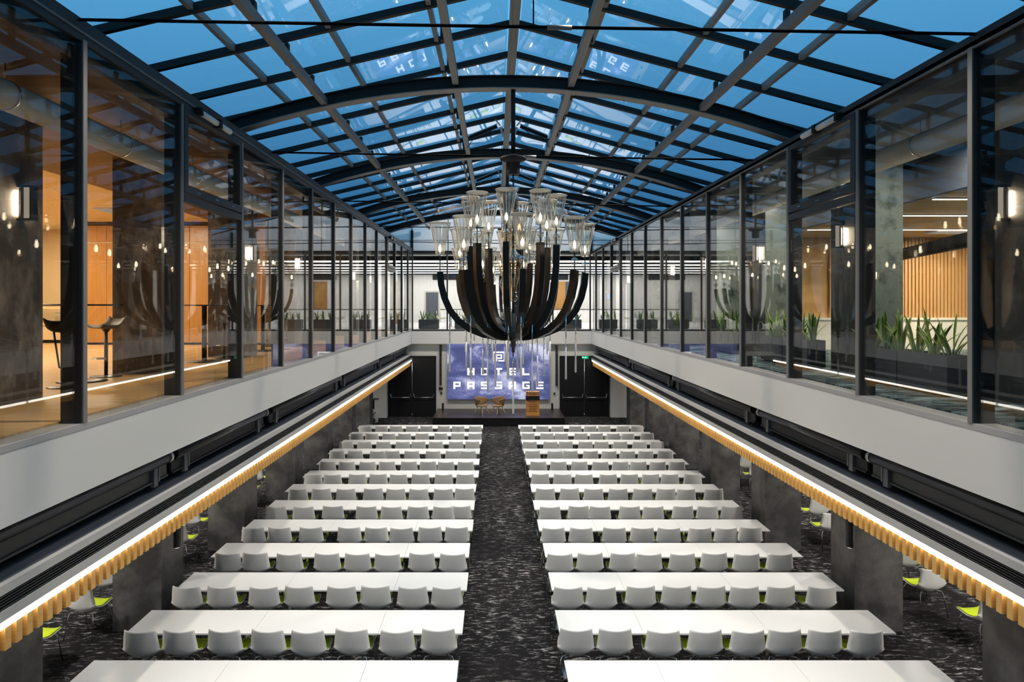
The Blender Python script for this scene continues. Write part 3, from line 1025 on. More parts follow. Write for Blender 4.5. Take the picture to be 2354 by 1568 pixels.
armchair((-0.62, 31.35, 0.39), math.radians(-38), 'tan shell armchair on the stage, left of the pair')
armchair((0.14, 31.35, 0.39), math.radians(180 + 38), 'tan shell armchair on the stage, right of the pair')

lec = thing('lectern', 'slatted orange wood lectern with black band on the stage', 'lectern', (1.73, 31.25, 0.39))
for sx_ in (-0.22, 0.22):
    for y_ in (0.03, 0.38):
        part('post', MB().box(sx_ - 0.025, sx_ + 0.025, y_ - 0.02, y_ + 0.02, 0, 1.06), M_lect, lec)
part('base_panel', MB().box(-0.3, 0.3, 0, 0.42, 0.0, 0.17), M_lect, lec)
slm = MB().box(-0.3, 0.3, 0, 0.42, 0, 0.045).mesh('slat', M_lect)
z = 0.20
while z < 1.03:
    if not (0.70 < z + 0.02 < 0.90):
        link('slat', slm, lec, (0, 0, z))
    z += 0.078
part('black_band', MB().box(-0.31, 0.31, -0.015, 0.43, 0.70, 0.89), M_black, lec)
part('top', MB().box(-0.31, 0.31, -0.02, 0.44, 1.06, 1.085), M_lect, lec)

# bar table with pierced white drum left of the doors
bt = thing('drum_bar_table', 'grey topped bar table on a white pierced drum base by the left door', 'table', (-5.62, 31.6, 0))
part('top', MB().lathe([(0.0, 1.06), (0.20, 1.07), (0.27, 1.1), (0.26, 1.115), (0.0, 1.115)], 24), M_frameface, bt)
part('stem', MB().tube([(0, 0, 0.62), (0, 0, 1.07)], 0.035, 10), M_black, bt)
part('drum', MB().lathe([(0.17, 0.0), (0.21, 0.05), (0.2, 0.35), (0.17, 0.6), (0.1, 0.64), (0.0, 0.65)], 24), M_white, bt)


def ring_on(cx, cz, r0, r1, a0, a1):
    m = MB()
    rows = []
    for i in range(15):
        a = math.radians(a0 + (a1 - a0) * i / 14)
        rows.append([(cx + r * math.cos(a), -0.208 + 0.9 * (cx + r * math.cos(a)) ** 2, cz + r * math.sin(a)) for r in (r0, r1)])
    return m.grid(rows, 0.02, False)


for args in ((0.02, 0.15, 0.045, 0.095, 0, 359), (-0.08, 0.42, 0.07, 0.12, 180, 390), (-0.13, 0.1, 0.03, 0.08, -120, 120), (0.12, 0.48, 0.0, 0.04, 40, 200)):
    part('opening', ring_on(*args), M_black, bt)

# ================================================================== TABLES AND CHAIRS
NROW = 13
SP = 1.4833
FAR1 = 8.98
TD = 0.745


def make_table(L):
    t = thing('table', 'x', 'table', group='white seminar tables in rows')
    part('top', MB().box(0.002, L - 0.002, -TD, 0, 0.718, 0.74).box(0.03, L - 0.03, -TD + 0.03, -0.03, 0.700, 0.718, 1), [M_table, M_edge], t)
    part('cross_beam', MB().box(0.12, L - 0.12, -TD / 2 - 0.03, -TD / 2 + 0.03, 0.63, 0.70), M_black, t)
    for x in (0.09, L - 0.09):
        lg = part('leg', MB().box(x - 0.022, x + 0.022, -TD / 2 - 0.045, -TD / 2 + 0.045, 0.06, 0.66), M_chrome, t)
        ft = MB()
        ft.box(x - 0.022, x + 0.022, -TD + 0.06, -0.06, 0.03, 0.065)
        part('foot', ft, M_chrome, lg)
        part('arm', MB().box(x - 0.02, x + 0.02, -TD + 0.09, -0.09, 0.66, 0.702), M_chrome, lg)
        part('glide', MB().tube([(x, -TD + 0.1, 0), (x, -TD + 0.1, 0.03)], 0.02, 8).tube([(x, -0.1, 0), (x, -0.1, 0.03)], 0.02, 8), M_black, lg)
    return t


PROTO = {}


def place_table(L, x0, yfar, label):
    if L not in PROTO:
        PROTO[L] = make_table(L)
        PROTO[L].location = (x0, yfar, 0)
        PROTO[L]['label'] = label
    else:
        copy_tree(PROTO[L], (x0, yfar, 0), 0, label)


def make_chair():
    t = thing('chair', 'x', 'chair', group='white shell chairs with lime seats')
    # local: faces +y, origin under the seat centre
    prof = [(0.315, 0.455), (0.285, 0.468), (0.16, 0.462), (0.03, 0.452), (-0.08, 0.445), (-0.155, 0.455), (-0.205, 0.485), (-0.232, 0.535),
            (-0.248, 0.61), (-0.262, 0.69), (-0.274, 0.77), (-0.282, 0.83), (-0.286, 0.852)]
    wid = [0.20, 0.222, 0.24, 0.248, 0.252, 0.257, 0.259, 0.257, 0.250, 0.241, 0.231, 0.222, 0.216]
    rows = []
    for (y, z), w in zip(prof, wid):
        r = []
        back = min(1, max(0, (z - 0.47) / 0.1)) if y < -0.15 else 0
        for j in range(-5, 6):
            q = j / 5
            cy_ = 0.072 * back * q * q
            cz_ = (1 - back) * 0.035 * q ** 4 + (0.085 * q * q * (1 - back) * max(0, (-y - 0.0) / 0.2))
            tip = 0.009 * q * q * (1 if z > 0.84 else 0.6 if z > 0.82 else 0)
            r.append((w * q, y + cy_, z + cz_ + tip))
        rows.append(r)
    part('shell', MB().grid(rows, 0.012), M_shell, t)
    pr = []
    for (y, z), w in zip(prof[1:5] + [(-0.12, 0.447)], wid[1:5] + [0.25]):
        pr.append([((w - 0.02) * j / 5, y, z + 0.016 + 0.035 * (j / 5) ** 4 + (0.085 * (j / 5) ** 2 * max(0, (-y - 0.0) / 0.2))) for j in range(-5, 6)])
    part('seat_pad', MB().grid(pr, 0.016), M_lime, t)
    fr = MB()
    fr.tube([(-0.15, 0.19, 0.43), (0.15, 0.19, 0.43)], 0.01, 6).tube([(-0.15, -0.13, 0.43), (0.15, -0.13, 0.43)], 0.01, 6)
    fr.tube([(0, 0.19, 0.43), (0, -0.13, 0.43)], 0.012, 6)
    part('under_frame', fr, M_chrome, t)
    for (a, b) in ((-1, 1), (1, 1), (-1, -1), (1, -1)):
        y0, y1 = (0.19, 0.27) if b > 0 else (-0.13, -0.25)
        part('leg', MB().tube([(0.10 * a, y0, 0.432), (0.19 * a, y0 + (y1 - y0) * 0.25, 0.425), (0.215 * a, y0 + (y1 - y0) * 0.4, 0.37), (0.25 * a, y1, 0.0)], 0.0095, 6), M_chrome, t)
    return t


chair0 = make_chair()
chair_used = [False]


def place_chair(x, y, rz, label):
    if not chair_used[0]:
        chair_used[0] = True
        chair0.location, chair0.rotation_euler, chair0['label'] = (x, y, 0), (0, 0, rz), label
    else:
        copy_tree(chair0, (x, y, 0), rz, label)


# measured chair centres (pixels) for the nearer rows
PX = {('left', 2): [323, 412, 516, 616, 708, 808, 912, 1007], ('left', 3): [428, 508, 605, 687, 784, 861, 947, 1027],
      ('left', 4): [521, 584, 665, 752, 822, 892, 970, 1041], ('left', 5): [583, 642, 713, 802, 864, 922, 987, 1050],
      ('right', 2): [1327, 1416, 1526, 1621, 1719, 1806, 1899, 1992], ('right', 3): [1306, 1382, 1474, 1558, 1636, 1713, 1796, 1890],
      ('right', 4): [1287, 1356, 1432, 1492, 1568, 1645, 1717, 1793], ('right', 5): [1272, 1337, 1413, 1478, 1538, 1609, 1668, 1727],
      ('left', 6): [634, 697, 764, 843, 900, 960, 1020, 1058], ('left', 7): [685, 737, 794, 856, 910, 963, 1019, 1067]}
TBL = {'left': [(-5.27, 1.8), (-3.47, 1.8), (-1.67, 1.2)], 'right': [(0.92, 1.2), (2.12, 1.8), (3.92, 1.8)]}
for r in range(1, NROW + 1):
    far = FAR1 + SP * (r - 1)
    fs = NROW + 1 - r
    rw = '%s row from the stage' % NUM[fs]
    for side in ('left', 'right'):
        jx = random.uniform(-0.02, 0.02)
        for k, (x0, L) in enumerate(TBL[side]):
            pos = {'left': ['outer', 'middle', 'inner'], 'right': ['inner', 'middle', 'outer']}[side][k]
            place_table(L, x0 + jx, far, 'white seminar table, %s of three, %s, %s of the aisle' % (pos, rw, side))
        if r == 1:
            continue
        near = far - TD
        yc = near + 0.105
        xe = TBL[side][0][0]
        for c in range(8):
            key = (side, r)
            if key in PX:
                x = (PX[key][c] - VPX) * (yc - 0.24) / FPX
            else:
                x = xe + 0.32 + 0.594 * c + random.uniform(-0.07, 0.07)
            fa = 8 - c if side == 'left' else c + 1
            place_chair(x, yc + random.uniform(-0.035, 0.03), random.uniform(-0.05, 0.05),
                        'white shell chair, %s from the aisle, %s, %s block' % (NUM[fa], rw, side))

# spare chairs in the side aisles behind the columns
spare = [(-6.86, 10.15, -0.1), (-6.68, 11.22, -0.12), (-6.94, 12.2, 0.05), (-6.62, 14.4, -0.1), (-6.86, 15.6, -0.15), (-6.66, 18.4, -0.1), (-6.78, 19.5, -0.1)]
for i, (x, y, rz) in enumerate(spare):
    place_chair(x, y, rz, 'white shell chair in the left side aisle behind columns, %s from the camera' % NUM[i + 1])
spare = [(7.76, 10.85, 0.1), (7.58, 12.05, 0.1), (7.86, 13.15, -0.05), (7.4, 15.25, 0.12), (7.66, 16.35, 0.1), (7.55, 19.9, 0.1), (7.68, 21.0, 0.1)]
for i, (x, y, rz) in enumerate(spare):
    place_chair(x, y, rz, 'white shell chair in the right side aisle behind columns, %s from the camera' % NUM[i + 1])

# ================================================================== CHANDELIERS


def make_chandelier():
    t = thing('chandelier', 'x', 'chandelier', group='chandeliers hanging in line under the glass roof')
    # local origin at the bottom of the hub, z=0 at 4.86 m
    part('hub', MB().lathe([(0.0, -0.30), (0.03, -0.30), (0.034, -0.2), (0.05, -0.19), (0.05, -0.1), (0.1, -0.08), (0.1, -0.04), (0.25, -0.03), (0.25, 0.0), (0.14, 0.02), (0.12, 0.14), (0.06, 0.18), (0.05, 0.40), (0.0, 0.42)], 24), M_bronze, t)
    part('stem', MB().tube([(0, 0, 0.35), (0, 0, 2.62)], 0.022, 10), M_bronze, t)
    part('glass_body', MB().lathe([(0.045, 0.62), (0.09, 0.68), (0.07, 0.74), (0.06, 0.85), (0.11, 1.1), (0.16, 1.3), (0.14, 1.46), (0.06, 1.55), (0.06, 1.6), (0.15, 1.68), (0.21, 1.82), (0.2, 1.98), (0.12, 2.12), (0.06, 2.2), (0.06, 2.25), (0.09, 2.35), (0.1, 2.55), (0.06, 2.62)], 20), M_amber, t)
    part('stem_sleeve', MB().lathe([(0.05, 2.3), (0.065, 2.32), (0.055, 2.62), (0.04, 2.64)], 12), M_bronze, t)
    part('bobeche', MB().lathe([(0.03, 2.60), (0.1, 2.64), (0.115, 2.69), (0.04, 2.67)], 16), M_ball, t)
    part('hanging_rod', MB().tube([(0, 0, 2.62), (0, 0, 3.0)], 0.013, 8), M_black, t)
    part('hoist_box', MB().lathe([(0.115, 2.93), (0.12, 2.95), (0.12, 3.13), (0.14, 3.16), (0.24, 3.2), (0.24, 3.24), (0.1, 3.28), (0.05, 3.3)], 20), M_black, t)
    part('drop_pole', MB().tube([(0, 0, 3.25), (0, 0, 4.47)], 0.042, 10), M_roofm, t)
    # arms: flat bars bent as a bowl
    lower = [(0.10, -0.005), (0.30, -0.015), (0.55, 0.03), (0.80, 0.13), (1.00, 0.28), (1.15, 0.47), (1.25, 0.70), (1.305, 0.93), (1.325, 1.15)]
    upper = [(0.10, 0.01), (0.24, 0.02), (0.42, 0.12), (0.56, 0.30), (0.67, 0.55), (0.74, 0.85), (0.775, 1.15), (0.785, 1.42), (0.785, 1.64)]

    def armmesh(pr):
        m = MB()
        vs, fs = [], []
        for i, (r, z) in enumerate(pr):
            a = pr[max(i - 1, 0)]
            b = pr[min(i + 1, len(pr) - 1)]
            d = Vector((b[0] - a[0], 0, b[1] - a[1])).normalized()
            nrm = Vector((d.z, 0, -d.x))
            hw = 0.05
            th = 0.058
            for (u, v) in ((-1, -1), (1, -1), (1, 1), (-1, 1)):
                p = Vector((r, 0, z)) + nrm * th * v + Vector((0, hw * u, 0))
                vs.append(p)
        n = len(pr)
        for i in range(n - 1):
            for k in range(4):
                k2 = (k + 1) % 4
                fs.append((i * 4 + k, i * 4 + k2, (i + 1) * 4 + k2, (i + 1) * 4 + k))
        fs += [(3, 2, 1, 0), tuple((n - 1) * 4 + k for k in range(4))]
        m._add(vs, fs)
        return m.mesh('arm', M_bronze)

    am_l, am_u = armmesh(lower), armmesh(upper)
    stem = MB().tube([(0, 0, 0), (0, 0, 0.33)], 0.011, 6)
    for z_ in (0.25, 0.285):
        stem.lathe([(0.0, z_), (0.03, z_ + 0.003), (0.0, z_ + 0.006)], 8)
    stem_me = stem.mesh('candle_stem', M_bronze)
    ball_me = MB().lathe([(0.012, 0.075), (0.045, 0.092), (0.062, 0.13), (0.062, 0.16), (0.045, 0.198), (0.012, 0.215)], 14).mesh('crystal_ball', M_ball)
    nf = 20
    shp = [(0.068, 0.30), (0.075, 0.305), (0.10, 0.47), (0.137, 0.66), (0.174, 0.83), (0.195, 0.89), (0.19, 0.89), (0.169, 0.83), (0.132, 0.66), (0.095, 0.47), (0.062, 0.31)]
    shade_me = MB().lathe(shp, nf).mesh('shade', M_crystal)
    rib = MB()
    for k in range(16):
        t_ = 2 * math.pi * k / 16
        pts = [(r * math.cos(t_), r * math.sin(t_), z_) for (r, z_) in shp[1:5]]
        rib.tube(pts, 0.0035, 4)
    rib.lathe([(0.188, 0.887), (0.199, 0.89), (0.188, 0.897)], nf)
    rib_me = rib.mesh('shade_rib', M_rim)
    bulb_me = MB().lathe([(0.0, 0.36), (0.022, 0.38), (0.027, 0.42), (0.016, 0.47), (0.0, 0.51)], 10).mesh('bulb', M_bulb)
    rodu = MB().tube([(0, 0, 0), (0, 0, -0.60)], 0.013, 8).mesh('crystal_rod', M_chrome)
    rodl = MB().tube([(0, 0, -0.60), (0, 0, -1.12)], [0.013, 0.019], 8).lathe([(0.019, -1.12), (0.0, -1.14)], 8).mesh('rod_tip', M_frost)
    for k in range(8):
        for (mesh_, pr, off, ri) in ((am_l, lower, math.radians(5), 5), (am_u, upper, math.radians(35), 3)):
            a = off + k * math.pi / 4
            rt = Matrix.Rotation(a, 4, 'Z')
            arm = link('arm', mesh_, t, (0, 0, 0), (0, 0, a))
            tip = rt @ Vector((pr[-1][0], 0, pr[-1][1]))
            link('candle_stem', stem_me, t, tip)
            link('crystal_ball', ball_me, t, tip)
            sh = link('shade', shade_me, t, tip)
            link('shade_rib', rib_me, sh)
            link('bulb', bulb_me, t, tip)
            rp = rt @ Vector((pr[ri][0], 0, pr[ri][1] - 0.05))
            rr = link('crystal_rod', rodu, t, rp + Vector((0, 0, 0.04)), (0, 0, a))
            rr.scale = (1, 1, 1.0 + 0.12 * math.sin(3.1 * k + (0 if ri == 5 else 1.4)))
            link('rod_tip', rodl, rr)
    rr = link('crystal_rod', rodu, t, (0, 0, -0.28))
    link('rod_tip', rodl, rr)
    return t


ch0 = make_chandelier()
ch0.location = (RX, 12.40, 4.86)
ch0['label'] = 'nearest black armed chandelier with fluted glass shades and hanging rods'
copy_tree(ch0, (RX, 18.15, 4.86), 0.2, 'middle chandelier, partly hidden behind the nearest one')
copy_tree(ch0, (RX, 23.90, 4.86), 0.35, 'farthest chandelier, mostly hidden behind the other two')

# ridge vent openers
for k, (y, lab) in enumerate(((16.55, 'nearer'), (22.3, 'farther'))):
    for sd, side in ((-1, 'left'), (1, 'right')):
        t = thing('ridge_opener', 'black linear vent opener on the %s roof slope by the ridge, %s pair' % (side, lab), 'opener', (RX + sd * 0.62, y, 9.62))
        p0, p1 = (sd * 0.32, 0, -0.13), (-sd * 0.34, 0, 0.14)
        part('housing', MB().bar(p0, p1, 0.07, 0.07), M_black, t)
        part('rail', MB().bar((p0[0], -0.02, p0[2] + 0.05), (p1[0], -0.02, p1[2] + 0.05), 0.05, 0.025), M_steel, t)
        part('bracket', MB().bar((-sd * 0.42, 0, 0.12), (-sd * 0.5, 0, -0.12), 0.04, 0.05, (1, 0, 0)).bar((-sd * 0.42, 0, 0.16), (-sd * 0.3, 0, 0.3), 0.03, 0.03), M_trim, t)
        part('cable', MB().tube([(-sd * 0.2, -0.05, 0.02), (-sd * 0.02, -0.06, -0.12), (sd * 0.25, -0.05, -0.2), (sd * 0.38, -0.03, -0.38)], 0.009, 6), M_black, t)

# ================================================================== LEFT LOUNGE FURNITURE


def bar_table(x, y, r, label):
    t = thing('bar_table', label, 'table', (x, y, ZUP), group='bar tables in the left lounge')
    part('top', MB().lathe([(0.0, 1.135), (r - 0.02, 1.135), (r, 1.145), (r, 1.155), (r - 0.01, 1.16), (0.0, 1.16)], 32), M_base, t)
    part('column', MB().tube([(0, 0, 0.03), (0, 0, 1.135)], 0.048, 12), M_black, t)
    part('base', MB().lathe([(0.34, 0.0), (0.34, 0.012), (0.30, 0.022), (0.06, 0.035), (0.0, 0.035)], 28), M_base, t)


bar_table(-6.2, 10.25, 0.56, 'round dark bar table nearest the camera in the left lounge')
bar_table(-5.92, 13.9, 0.52, 'round dark bar table between two stone columns in the left lounge, middle one')
bar_table(-5.85, 17.2, 0.5, 'round dark bar table farthest from the camera in the left lounge')


def bar_stool(x, y, rz, mat, label, u_frame=False):
    t = thing('bar_stool', label, 'stool', (x, y, ZUP), rz, 'bar stools in the left lounge')
    # faces +y
    rows = []
    for i in range(9):
        q = i / 8
        yy = 0.2 - 0.42 * q
        zz = 0.80 + 0.0 + (0.13 * ((q - 0.62) / 0.38) ** 1.6 if q > 0.62 else 0) - 0.015 * math.sin(q * 3.1)
        rows.append([((0.19 - 0.02 * abs(q - 0.5)) * j / 4, yy, zz + 0.045 * (j / 4) ** 4) for j in range(-4, 5)])
    part('seat', MB().grid(rows, 0.02), mat, t)
    part('column', MB().tube([(0, 0, 0.02), (0, 0, 0.45), (0, 0, 0.77)], [0.028, 0.028, 0.022], 10).lathe([(0.022, 0.70), (0.07, 0.765), (0.1, 0.782)], 12), M_base, t)
    part('base', MB().lathe([(0.23, 0.0), (0.23, 0.01), (0.2, 0.018), (0.04, 0.028), (0.0, 0.03)], 28), M_base, t)
    if u_frame:
        part('footrest', MB().tube([(-0.17, 0.05, 0.79), (-0.185, 0.16, 0.55), (-0.17, 0.22, 0.26), (-0.1, 0.24, 0.23), (0.1, 0.24, 0.23), (0.17, 0.22, 0.26), (0.185, 0.16, 0.55), (0.17, 0.05, 0.79)], 0.014, 8), M_black, t)
    else:
        part('footrest', MB().tube([(-0.02, 0.02, 0.30), (-0.15, 0.16, 0.30), (0, 0.22, 0.30), (0.15, 0.16, 0.30), (0.02, 0.02, 0.30)], 0.009, 8), M_steel, t)


bar_stool(-6.24, 10.95, math.radians(160), M_stool, 'taupe bar stool beside the first stone column in the left lounge')
bar_stool(-5.98, 9.5, math.radians(10), M_black, 'black bar stool with bent footrest frame nearest the camera', True)
bar_stool(-5.78, 14.55, math.radians(200), M_stool, 'taupe bar stool by the middle bar table in the left lounge')
bar_stool(-5.6, 17.9, math.radians(200), M_black, 'black bar stool by the farthest bar table in the left lounge')

# ================================================================== PLANTERS AND SNAKE PLANTS


def leaf_mesh(h, w, bend, twist):
    m = MB()
    n = 7
    rows = []
    for i in range(n + 1):
        q = i / n
        ww = w * (0.55 + 0.75 * q) * (1 - q ** 3) ** 0.8 + 0.002
        c = Vector((bend * q * q, 0, h * q))
        a = twist * q
        r = []
        for u, dz in ((-1, 0.0), (-0.62, 0), (0, 0), (0.62, 0), (1, 0.0)):
            off = Vector((0.35 * ww * (1 - u * u) * -1, ww * u, 0))
            off = Matrix.Rotation(a, 3, 'Z') @ off
            r.append(c + off)
        rows.append(r)
    # three strips: yellow margin, green middle, yellow margin
    m.grid([r[0:2] for r in rows], 0.004, True, 1)
    m.grid([r[1:4] for r in rows], 0.005, True, 0)
    m.grid([r[3:5] for r in rows], 0.004, True, 1)
    return m.mesh('leaf', [M_leaf, M_leafy])


LEAVES = [leaf_mesh(0.50, 0.034, 0.10, 0.5), leaf_mesh(0.40, 0.036, 0.16, -0.4), leaf_mesh(0.33, 0.032, 0.22, 0.3), leaf_mesh(0.56, 0.033, 0.05, 0.8), leaf_mesh(0.24, 0.03, 0.12, -0.3)]


def snake_plant(x, y, z, label, n=11, s=1.0):
    t = thing('snake_plant', label, 'plant', (x, y, z), group='snake plants in the planters')
    for k in range(n):
        a = random.uniform(0, 2 * math.pi)
        rr = random.uniform(0.0, 0.07)
        o = link('leaf', LEAVES[k % 5], t, (rr * math.cos(a), rr * math.sin(a), -0.02), (random.uniform(-0.12, 0.12), random.uniform(-0.05, 0.25), a))
        o.scale = (s, s, s * random.uniform(0.85, 1.12))


def planter(x0, x1, y0, y1, h, label, plants, plabel, s=1.0, n=11):
    t = thing('planter', label, 'planter', (0.5 * (x0 + x1), 0.5 * (y0 + y1), ZUP), group='slate planters')
    a, b = (x1 - x0) / 2, (y1 - y0) / 2
    m = MB().box(-a, a, -b, -b + 0.02, 0.03, h).box(-a, a, b - 0.02, b, 0.03, h).box(-a, -a + 0.02, -b + 0.02, b - 0.02, 0.03, h).box(a - 0.02, a, -b + 0.02, b - 0.02, 0.03, h)
    part('box', m, M_planter, t)
    part('foot', MB().box(-a + 0.04, a - 0.04, -b + 0.04, b - 0.04, 0, 0.03), M_black, t)
    part('soil', MB().box(-a + 0.02, a - 0.02, -b + 0.02, b - 0.02, h - 0.1, h - 0.03), M_soil, t)
    for k in range(plants):
        q = (k + 0.5) / plants
        if a > b:
            x, y = x0 + q * (x1 - x0), 0.5 * (y0 + y1)
        else:
            x, y = 0.5 * (x0 + x1), y0 + q * (y1 - y0)
        snake_plant(x, y, ZUP + h - 0.03, plabel % NUM[k + 1], n, s)


bi = 0
for i, y in enumerate(COLY[2:7]):
    if i > 3:
        break
    ya = y + CS + 0.05
    for q in range(2):
        y0 = ya + q * 1.07
        bi += 1
        planter(5.57, 5.9, y0, y0 + 1.04, 0.52,
                'slate planter box on the right gallery, %s from the camera' % NUM[bi], 3,
                'snake plant, %%s in the %s planter of the right gallery' % NUM[bi], 1.05, 12)
for k, xc in enumerate((-3.28, -1.5, 0.35, 1.9, 3.78, 5.55, 7.6)):
    planter(xc - 0.5, xc + 0.5, YE + 0.35, YE + 0.67, 0.47,
            'slate planter box behind the end glazing, %s from the left' % NUM[k + 1], 3,
            'snake plant, %%s in the %s planter behind the end glazing' % NUM[k + 1], 0.95, 9)

# ================================================================== END ROOM DETAILS
d3 = thing('door_3', 'grey door in the white far wall of the end upper room', 'door', (-4.65, 50.42, ZUP), kind=S)
part('leaf', MB().box(-0.45, 0.45, 0.02, 0.07, 0, 2.15), M_navy, d3)
part('frame', MB().box(-0.52, -0.45, 0, 0.08, 0, 2.25).box(0.45, 0.52, 0, 0.08, 0, 2.25).box(-0.45, 0.45, 0, 0.08, 2.15, 2.25), M_trim, d3)
d4 = thing('door_4', 'tall orange wood door panel in the white far wall right', 'door', (4.85, 50.42, ZUP), kind=S)
part('leaf', MB().box(-0.6, 0.35, 0.02, 0.07, 0, 2.95), M_cab, d4)
part('glass_strip', MB().box(0.35, 0.62, 0.03, 0.07, 0, 2.95), M_navy, d4)
solid('trim_2', MB().box(-6.4, -6.1, 44.0, 44.1, ZUP, 7.0), M_cab, 'narrow orange wood strip on the white wall of the end room', 'panel', kind=S)
for (x0, x1, lab) in ((-4.6, -1.9, 'left'), (3.6, 5.4, 'right')):
    t = thing('air_grille', 'black ceiling air grille in the end room, %s' % lab, 'grille', (0.5 * (x0 + x1), 50.42, 7.35))
    h = 0.5 * (x1 - x0)
    part('frame', MB().box(-h, h, 0, 0.08, 0, 0.36), M_black, t)
    for q in range(4):
        part('blade', MB().box(-h + 0.05, h - 0.05, -0.02, 0, 0.04 + q * 0.08, 0.07 + q * 0.08), M_frame, t)
ct = thing('counter', 'long white counter along the far wall of the end room', 'counter', (0, 49.2, ZUP))
part('body', MB().box(-3.9, 11.2, 0, 0.6, 0, 0.88), M_white, ct)
part('top', MB().box(-3.95, 11.25, -0.04, 0.62, 0.88, 0.92), M_black, ct)


def glass_table(x, y, label):
    t = thing('cafe_table', label, 'table', (x, y, ZUP), group='small tables in the end room')
    part('top', MB().lathe([(0.0, 0.72), (0.4, 0.72), (0.4, 0.74), (0.0, 0.74)], 20), M_white, t)
    part('column', MB().tube([(0, 0, 0.02), (0, 0, 0.72)], 0.03, 8), M_steel, t)
    part('base', MB().lathe([(0.24, 0), (0.24, 0.015), (0.03, 0.03), (0, 0.03)], 20), M_steel, t)


for k, (x, y) in enumerate(((-2.4, 37.5), (0.9, 37.5), (2.6, 37.5), (6.6, 37.4), (8.6, 37.6))):
    glass_table(x, y, 'small round white table in the end room, %s from the left' % NUM[k + 1])
    for j, (dx, dy, rz) in enumerate(((-0.6, 0.1, -1.5), (0.6, -0.05, 1.5))):
        c = copy_tree(chair0, (x + dx, y + dy, ZUP), rz, 'white shell chair %s the %s small table in the end room' % ('left of' if j == 0 else 'right of', NUM[k + 1]), 'chairs in the end room')
bs = thing('post_sign', 'slim grey post with small blue sign in the end room right', 'sign', (6.55, 39.6, ZUP))
part('post', MB().box(-0.1, 0.1, 0, 0.12, 0, ZCEIL - ZUP), M_frameface, bs)
part('sign', MB().box(-0.12, 0.12, -0.02, 0, 1.55, 1.85), M_blue, bs)

# ================================================================== ADDED LAMPS (with their fixtures)


def added_panel_light(x, y, z, sx_, sy_, power, col, label):  # panel fixture and lamp added to brighten an upper room
    t = thing('added_ceiling_light', label, 'light', (x, y, z))
    part('frame', MB().box(-sx_ / 2 - 0.03, sx_ / 2 + 0.03, -sy_ / 2 - 0.03, sy_ / 2 + 0.03, 0, 0.04), M_white, t)
    part('diffuser', MB().box(-sx_ / 2, sx_ / 2, -sy_ / 2, sy_ / 2, -0.008, 0), M_sglass, t)
    light('lamp', 'AREA', power, col, (0, 0, -0.02), (0, 0, 0), t, shape='RECTANGLE', size=sx_, size_y=sy_)


WARM = (1.0, 0.84, 0.60)
for k, (x, y, p) in enumerate(((-10.3, 9.0, 250), (-10.3, 13.5, 250), (-9.6, 17.6, 200), (-13.6, 19.0, 170), (-9.6, 24.0, 150))):
    added_panel_light(x, y, ZCEIL + 0.01, 0.9, 0.9, p, WARM, 'added warm square ceiling panel light in the left lounge, %s from the camera' % NUM[k + 1])
for k, (x, y, p) in enumerate(((10.8, 12.4, 190), (11.0, 16.2, 170))):
    added_panel_light(x, y, 7.15, 1.2, 0.5, p, (1.0, 0.86, 0.62), 'added ceiling panel light in the lit oak room right, %s from the camera' % NUM[k + 1])

# roof spotlights added to brighten the hall: small black projectors on the far side of the arches, under the inner purlins
k = 0
for j, y in enumerate(AY):
    for d in (-3.0, -1.25, 1.25, 3.0):
        k += 1
        x = RX + d
        zb = RT(x, 9.33 - R_A + math.sqrt(R_A ** 2 - d * d))
        t = thing('added_roof_spotlight', 'added small black spotlight hidden behind the %s roof arch, %s from the left' % (NUM[j + 1], NUM[(k - 1) % 4 + 1]), 'spotlight', (x, y + 0.20, zb + 0.13), group='added spotlights on the roof arches')
        part('body', MB().lathe([(0.07, 0.0), (0.075, 0.01), (0.075, 0.16), (0.05, 0.18), (0.0, 0.18)], 14), M_black, t)
        part('bracket', MB().box(-0.02, 0.02, -0.15, 0.0, 0.1, 0.13), M_black, t)
        part('lens', MB().lathe([(0.06, -0.004), (0.06, 0.0)], 14), M_ledwarm, t)
        sp = light('lamp', 'SPOT', SPOT_WATT, (1.0, 0.885, 0.74), (0, 0, -0.02), (0, 0, 0), t, spot_size=math.radians(104), spot_blend=0.6, shadow_soft_size=0.07)
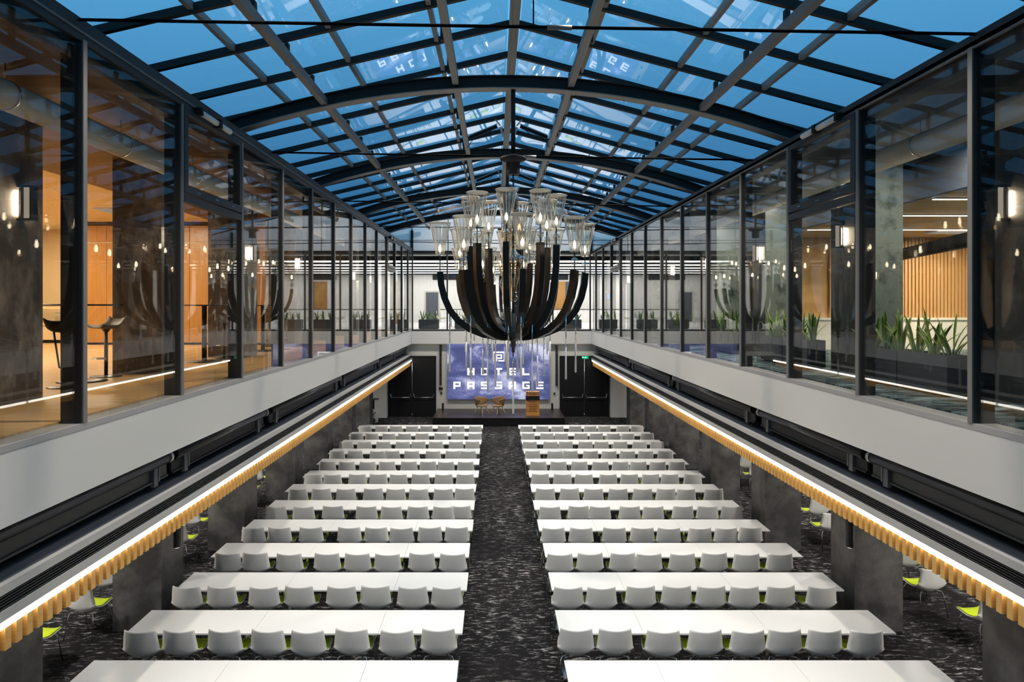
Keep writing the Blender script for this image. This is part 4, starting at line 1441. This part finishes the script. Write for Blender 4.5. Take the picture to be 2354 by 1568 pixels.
# downlights added to light the side aisles, between the columns and the outer walls
k = 0
for sd, x, side in ((-1, -7.7, 'left'), (1, 8.1, 'right')):
    for q in range(7):
        y = COLY[2] - 1.45 + 3.77 * q
        t = thing('added_downlight', 'added round recessed lamp over the %s side aisle, %s from the camera' % (side, NUM[q + 1]), 'light', (x, y, 2.735), group='added downlights over the side aisles')
        part('trim_ring', MB().lathe([(0.09, -0.012), (0.11, -0.012), (0.11, 0.0), (0.09, 0.0)], 18), M_white, t)
        part('lens', MB().lathe([(0.088, -0.006), (0.088, 0.0)], 18), M_ledwarm, t)
        light('lamp', 'AREA', 70.0, (1.0, 0.95, 0.88), (0, 0, -0.02), (0, 0, 0), t, shape='DISK', size=0.17)

for q, d in enumerate((-2.2, 0.0, 2.2)):  # floods added to brighten the gable, hidden behind the last arch
    x = RX + d
    zb = RT(x, 9.33 - R_A + math.sqrt(R_A ** 2 - d * d))
    t = thing('added_gable_floodlight', 'added small black floodlight on the last roof arch facing the gable, %s from the left' % NUM[q + 1], 'floodlight', (x, AY[-1] + 0.24, zb + 0.12), group='added floodlights facing the gable')
    part('body', MB().box(-0.12, 0.12, -0.06, 0.06, 0.0, 0.12), M_black, t)
    part('bracket', MB().box(-0.02, 0.02, -0.18, -0.06, 0.04, 0.08), M_black, t)
    part('lens', MB().box(-0.1, 0.1, 0.06, 0.064, 0.015, 0.105), M_ledwarm, t)
    light('lamp', 'AREA', 45.0, (1.0, 0.97, 0.94), (0, 0.07, 0.06), (math.radians(90), 0, 0), t, shape='RECTANGLE', size=0.2, size_y=0.09)

for k, y in enumerate((9.85, 13.65, 17.4)):  # lamps added to light the marble, planters and gallery carpet
    t = thing('added_gallery_downlight', 'added round surface lamp on the right gallery ceiling, %s from the camera' % NUM[k + 1], 'light', (6.6, y, ZCEIL - 0.02), group='added downlights on the right gallery ceiling')
    part('body', MB().lathe([(0.08, -0.022), (0.085, -0.02), (0.085, 0.0)], 16), M_black, t)
    part('lens', MB().lathe([(0.07, -0.026), (0.07, -0.022)], 16), M_ledwarm, t)
    light('lamp', 'AREA', 48.0, (1.0, 0.95, 0.85), (0, 0, -0.03), (0, 0, 0), t, shape='DISK', size=0.13)
